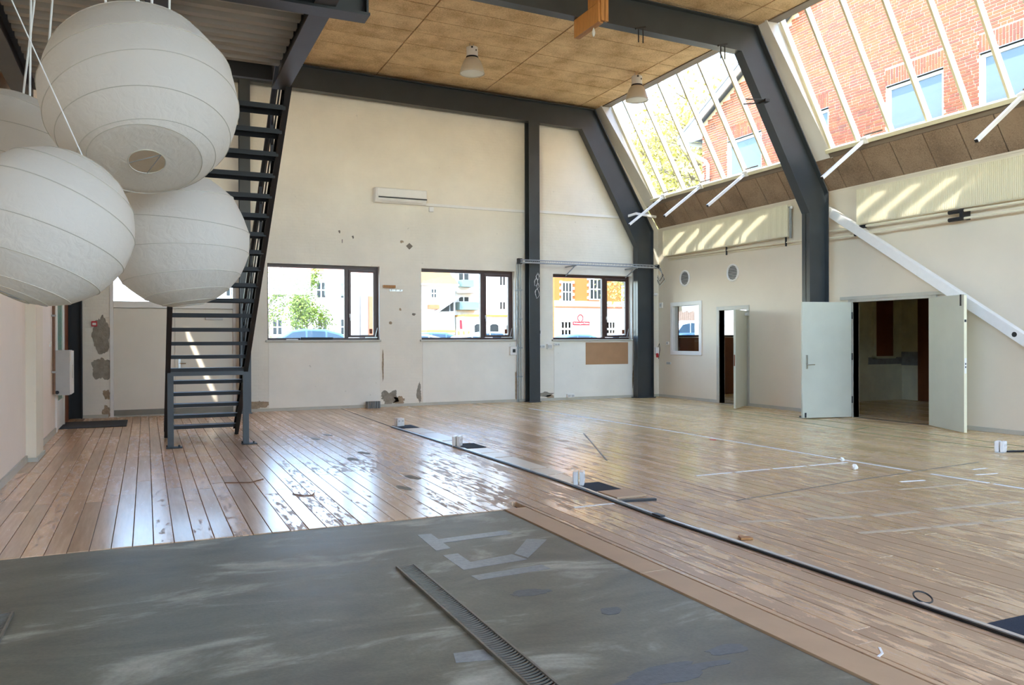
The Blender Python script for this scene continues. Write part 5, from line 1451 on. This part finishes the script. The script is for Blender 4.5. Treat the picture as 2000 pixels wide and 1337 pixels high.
wins = [(7.60, 8.24, 4.38, 5.05), (7.60, 8.24, 1.9, 2.95), (9.0, 9.64, 2.2, 2.95), (10.48, 11.14, 4.40, 5.48), (10.55, 11.2, 1.9, 3.0), (12.10, 12.75, 4.4, 5.5), (12.1, 12.75, 1.9, 3.0), (4.7, 5.3, 4.4, 5.5), (1.5, 2.1, 4.4, 5.5), (1.5, 2.1, 1.9, 3.0), (4.7, 5.3, 1.9, 3.0)]
facade_house('white street house with orange tile roof behind the leafy street tree', -4, 13.45, 55, 6.15, 'facade_white', wins, 'tile_roof', 2.6)
facade_house('narrow grey street house between the white houses', 13.5, 14.0, 54.8, 8.5, 'slate', [])
facade_house('pink rendered street house right of the left window view', 14.02, 16.5, 54, 9.0, 'facade_band', [(14.25, 14.6, 3.9, 4.6)], None)
h2 = facade_house('white street house with yellow tile roof and sloping stair roof', 17.0, 20.45, 55, 5.55, 'facade_white', [(18.63, 19.05, 4.55, 5.2), (19.78, 20.0, 4.2, 4.42)], 'pallet_wood', 2.2)
MB().prism([(18.35, 3.25), (20.6, 4.72), (20.6, 4.62), (18.45, 3.2)], 54.2, 55, 'y').build('stair_roof', 'gutter_white', h2)
MB().prism([(19.12, 3.6), (19.98, 4.18), (19.98, 3.6)], 54.85, 54.95, 'y').build('stair_glass', 'window_dark', h2); MB().box(20.1, 20.3, 54.85, 54.95, 3.62, 4.3).build('stair_glass', 'window_dark', h2)
MB().box(18.36, 19.15, 54.6, 55, 3.75, 4.05).build('porch_roof', 'tile_roof', h2)
h3 = facade_house('white apartment tower with glazed balconies in the middle window', 20.5, 30.0, 55.5, 12, 'facade_white', [(20.9, 21.75, 4.33, 4.72), (22.5, 23.0, 3.8, 4.7), (22.5, 23.0, 5.4, 6.5), (20.9, 21.75, 5.9, 6.45), (24.2, 24.7, 5.6, 6.3), (24.2, 24.7, 3.8, 4.4)], None, pane_grid=(2, 1))
MB().box(20.7, 22.2, 54.6, 55.5, 3.72, 4.28).build('balcony', 'balcony', h3); MB().box(20.9, 21.8, 54.6, 55.5, 5.4, 5.9).build('balcony', 'balcony', h3); MB().box(20.7, 22.0, 54.5, 55.5, 4.95, 5.1).build('balcony_slab', 'facade_cream', h3)
m = MB(); m.box(20.6, 26, 53.5, 55.4, 0.5, 3.2); an = m.build('annexe', 'facade_cream', h3)
MB().box(20.6, 26, 53.4, 55.4, 3.2, 3.34).build('annexe_coping', 'pallet_wood', h3)
for a in (21.4, 22.6, 23.9): MB().prism([(a, 1.3), (a + .62, 1.3), (a + .62, 2.55), (a + .46, 2.66), (a + .16, 2.66), (a, 2.55)], 53.42, 53.52, 'y').build('arched_window', 'window_dark', h3)
wins = [(26.62, 27.36, 4.20, 5.55), (28.84, 29.75, 4.4, 5.85), (26.5, 27.3, 1.8, 2.8), (30.2, 30.9, 1.8, 2.8)]
h4 = facade_house('ornate brick and white corner house in the right window', 26.02, 31.5, 50, 9.5, 'facade_orange', wins, None, pane_grid=(3, 2))
MB().box(26.0, 31.5, 49.92, 50, 3.85, 4.25).build('stone_band', 'facade_white', h4); MB().box(25.98, 31.5, 49.85, 50, 3.76, 3.88).build('cornice', 'facade_band', h4); MB().box(26.0, 31.5, 49.93, 50, .4, 3.76).build('ground_floor', 'facade_white', h4)
for zz in (3.15, 2.75, 2.2, 1.7): MB().box(26.0, 31.5, 49.9, 49.94, zz, zz + .05).build('string_course', 'frame_grey', h4)
for a, b, c, d in wins[:2]:
    m = MB()
    for k in range(4):
        zz = c + (d - c) * k / 3.2
        for s in (a - .2, b + .04): m.box(s, s + .16, 49.9, 50, zz, zz + .18)
    m.build('quoins', 'facade_white', h4)['kind'] = 'stuff'
facade_house('pale background house closing the street on the right', 16, 50, 72, 9.0, 'facade_cream', [(21.5, 22.3, 4, 5.5), (33, 34, 4, 5.5)], 'tile_roof', 3)
# red sign
sg = thing('shop_sign', 'red ring emblem above a red name bar on the corner house', 'sign', (28.0, 49.8, 2.7))
K = 28; pts = []
for j in range(K): 
    a = -math.pi / 2 + .3 + (2 * math.pi - .6) * j / (K - 1); pts.append((28.02 + .215 * math.cos(a), 49.89, 3.05 + .235 * math.sin(a)))
MB().tube(pts, .032, 6).build('ring', 'banner_red', sg)
MB().box(27.42, 28.75, 49.86, 49.93, 2.55, 2.79).build('name_bar', 'banner_red', sg)
cur = bpy.data.curves.new('lettering', 'FONT'); cur.body = 'Rothausgade Praksis'; cur.size = .15; cur.extrude = .004; cur.align_x = 'CENTER'; cur.align_y = 'CENTER'
cur.materials.append(MATS['paper_white'])
tmp = bpy.data.objects.new('lettering_curve', cur); COL.objects.link(tmp)
me = bpy.data.meshes.new_from_object(tmp.evaluated_get(bpy.context.evaluated_depsgraph_get()))
bpy.data.objects.remove(tmp); bpy.data.curves.remove(cur)
o = bpy.data.objects.new('lettering', me); COL.objects.link(o); o.location = (28.085 - 28.0, .055, -.03); o.rotation_euler = (math.pi / 2, 0, 0); o.parent = sg
# beach flag
fl = thing('banner_flag', 'tall red feather flag standing among the parked cars', 'flag', (20.3, 53, .6))
MB().prism([(20.1, 2.28), (20.27, 2.28), (20.25, 2.85), (20.18, 2.95), (20.06, 2.9)], 52.98, 53.02, 'y').build('cloth', 'banner_red', fl); MB().tube([(20.06, 53, .6), (20.06, 53, 2.95)], .02, 6).build('pole', 'aluminium', fl)
# pallets
pl = thing('pallet_stack', 'stack of pale timber behind the parked cars', 'timber', (14.6, 41, .6))
for k in range(7): MB().box(13.6 + .02 * (k % 3), 15.2 - .03 * (k % 2), 40.8, 41.8, .6 + .22 * k, .6 + .22 * k + .14).build('board', 'pallet_wood', pl)
for k in range(3): MB().bar((15.6 + .25 * k, 41, .6), (15.5 + .3 * k, 41.1, 2.0), .1, .06, (0, 1, 0)).build('board', 'pallet_wood', pl)
# cars
def car(x, y, z, L_, H_, mat, label):
    t = thing('car', label, 'car', (x, y, z))
    W2 = .85; s = L_ / 4.3; h = H_ / 1.5
    body = [(-2.15, .35), (-2.1, .75), (-1.5, .9), (1.6, .95), (2.12, .8), (2.15, .35)]
    MB().prism([(x + a * s, z + b * h) for a, b in body], y - W2, y + W2, 'y').build('body', mat, t, bevel=.05)
    cabin = [(-1.55, .88), (-.75, 1.42), (-.2, 1.5), (.7, 1.48), (1.35, 1.3), (1.95, .92)]
    cab = MB().prism([(x + a * s, z + b * h) for a, b in cabin], y - W2 * .86, y + W2 * .86, 'y').build('cabin', mat, t, bevel=.05)
    for (p_) in ([(-1.3, .95), (-.72, 1.34), (-.2, 1.4), (-.2, .95)], [(-.1, .95), (-.1, 1.41), (.65, 1.38), (.65, .95)], [(.75, .95), (.75, 1.36), (1.25, 1.22), (1.7, .97)]):
        MB().prism([(x + a * s, z + b * h) for a, b in p_], y - W2 * .9, y - W2 * .8, 'y').build('side_window', 'car_glass', cab)
    for a in (-1.35, 1.35):
        for yy in (y - W2 + .05, y + W2 - .05):
            c = Vector((x + a * s, yy, z + .33)); pts = [(c.x, c.y - .1, c.z), (c.x, c.y + .1, c.z)]
            MB().tube(pts, .33, 16).build('wheel', 'tyre', t)
    return t
car(6.45, 36, .55, 4.3, 1.47, 'car_blue', 'blue hatchback parked below the street tree in the left window')
car(11.5, 37, .45, 4.2, 1.35, 'car_silver', 'silver car peeping into the left window casement')
car(12.95, 38.5, .45, 3.9, 1.46, 'car_blue', 'dark blue car at the left of the middle window')
car(14.3, 36.5, .35, 3.6, 1.42, 'car_white', 'white car parked in front of the timber stack')
car(16.3, 39, .5, 4.0, 1.45, 'car_silver', 'pale car at the right of the middle window')
car(20.9, 38, .4, 3.8, 1.40, 'car_blue', 'blue car low in the right window')
car(22.7, 36.5, .4, 3.6, 1.45, 'car_white', 'white car low in the right window corner')
car(22.3, 30, .35, 4.3, 1.45, 'car_blue', 'bright blue car seen through the interior window')
vn = car(24.7, 33.4, .35, 3.4, 2.1, 'car_white', 'white van seen through the interior window')
fc = thing('board_fence', 'brown vertical board fence behind the white van', 'fence', (28, 36.5, .5))
for k in range(36): MB().box(25.0 + k * .13, 25.0 + k * .13 + .115, 36.5, 36.55, .5, 3.0 + .04 * (k % 3)).build('board', 'fence_brown', fc)

# trees
def tree(name, base, H, spread, nleaf, lsize, lmat, label, seed, crown0=.3, lean=(0, 0), branches=26):
    t = thing(name, label, 'tree', base)
    r = random.Random(seed); b = Vector(base)
    top = b + Vector((lean[0], lean[1], H * .8))
    m = MB(); pts = [b + (top - b) * (k / 6) + Vector((r.uniform(-1, 1), r.uniform(-1, 1), 0)) * .012 * H * (k > 0) for k in range(7)]
    r0_ = H * .016
    m.tube(pts, 0, 7, rs=[r0_ * (1 - .12 * k) for k in range(7)])
    tips = []
    for k in range(branches):
        f = crown0 + (1 - crown0) * r.random(); p = b + (top - b) * f
        a = r.uniform(0, 6.283); L_ = spread * (1.05 - .55 * f) * r.uniform(.6, 1.1)
        q = p + Vector((math.cos(a) * L_, math.sin(a) * L_, L_ * r.uniform(.3, .9)))
        mid = (p + q) / 2 + Vector((r.uniform(-1, 1), r.uniform(-1, 1), r.uniform(0, 1))) * L_ * .1
        m.tube([p, mid, q], 0, 5, rs=[r0_ * .35, r0_ * .2, r0_ * .06]); tips += [mid, q, (mid + q) / 2]
        for s in range(3):
            q2 = mid + (q - mid) * r.random() + Vector((r.uniform(-1, 1), r.uniform(-1, 1), r.uniform(-.2, 1))) * L_ * .4
            m.tube([mid + (q - mid) * .3, q2], 0, 4, rs=[r0_ * .14, r0_ * .04]); tips.append(q2)
    m.build('trunk', 'bark', t)
    vs = []; fs = []
    for k in range(nleaf):
        c = r.choice(tips) + Vector((r.gauss(0, 1), r.gauss(0, 1), r.gauss(0, 1))) * spread * .13
        u_ = Vector((r.uniform(-1, 1), r.uniform(-1, 1), r.uniform(-1, 1))).normalized(); v_ = u_.cross(Vector((r.uniform(-1, 1), r.uniform(-1, 1), r.uniform(-1, 1)))).normalized()
        s = lsize * r.uniform(.6, 1.3); o_ = len(vs)
        vs += [c - u_ * s, c + v_ * s * .5, c + u_ * s, c - v_ * s * .5]; fs.append((o_, o_ + 1, o_ + 2, o_ + 3))
    f = MB().add(vs, fs).build('foliage', lmat, t, fix=False); f['kind'] = 'stuff'
    return t
tree('street_tree', (8.25, 45, .5), 5.2, 1.35, 5200, .075, 'leaf', 'young yellow green street tree in the left window', 1, .3, (-.45, 0))
tree('street_tree', (5.3, 40, .5), 5.0, 1.5, 1500, .07, 'leaf', 'leafy street tree behind the glazed fanlight of the double door', 2, .3)
tree('street_tree', (24.6, 52, .5), 4.8, 1.0, 900, .06, 'leaf', 'small green tree at the edge of the middle window casement', 3, .3)
tree('street_bush', (19.8, 40, .5), 2.2, .7, 500, .05, 'leaf', 'yellow green shrub at the lower left of the right window', 4, .1)
tree('garden_tree', (21, 27, .5), 13, 3.6, 5200, .11, 'leaf_far', 'budding tree beyond the far skylight, standing nearest', 5, .3, (0, 0), 46)
tree('garden_tree', (29, 43, .5), 16, 4.4, 6000, .13, 'leaf_far', 'budding tree left in the far skylight, before the long roof', 6, .3, (0, 0), 46)
tree('garden_tree', (30.5, 42, .5), 18, 4.8, 5000, .13, 'leaf_far', 'tall thinly leaved tree reaching above the long roof', 7, .4, (0, 0), 52)
tree('garden_tree', (21.5, 32.7, .5), 11, 3.2, 4200, .10, 'leaf_far', 'lower budding tree beside the gable downpipe', 8, .3, (0, 0), 40)
tree('garden_tree', (27.5, 40, .5), 13, 3.6, 5000, .11, 'leaf_far', 'budding tree between the cars and the long roof', 10, .25, (0, 0), 46)
tree('garden_tree', (25.5, 25, .5), 19, 4.2, 1500, .10, 'leaf_far', 'almost bare tall tree above the brick gable verge', 9, .45, (0, 0), 60)
# houses beyond the far skylight
gh = thing('garden_house', 'low house with orange tile roof beyond the garden trees', 'building', (34.7, 43, .5))
MB().box(32.5, 37, 36, 50, .4, 8.0).build('wall', 'facade_white', gh); MB().prism([(32.2, 7.9), (34.75, 10.6), (37.3, 7.9)], 35.7, 50.3, 'y').build('roof', 'tile_roof', gh)
for yy in (37, 40, 43, 46): 
    f = MB().box(32.42, 32.5, yy, yy + 1.1, 5.6, 7.1).build('window', 'gutter_white', gh); MB().box(32.40, 32.43, yy + .1, yy + 1.0, 5.7, 7.0).build('pane', 'window_dark', f)
lh = thing('long_house', 'long yellowish roofed block rising behind the garden trees', 'building', (49, 60, .5))
MB().box(44, 54, 30, 90, .4, 16).build('wall', 'facade_cream', lh); MB().prism([(43.6, 15.9), (49, 23.5), (54.4, 15.9)], 29.5, 90.5, 'y').build('roof', 'far_roof', lh)
for yy in range(40, 84, 5):
    f = MB().box(43.9, 44.0, yy, yy + 1.6, 12.4, 14.6).build('window', 'gutter_white', lh); MB().box(43.88, 43.91, yy + .12, yy + 1.48, 12.52, 14.48).build('pane', 'window_dark', f)
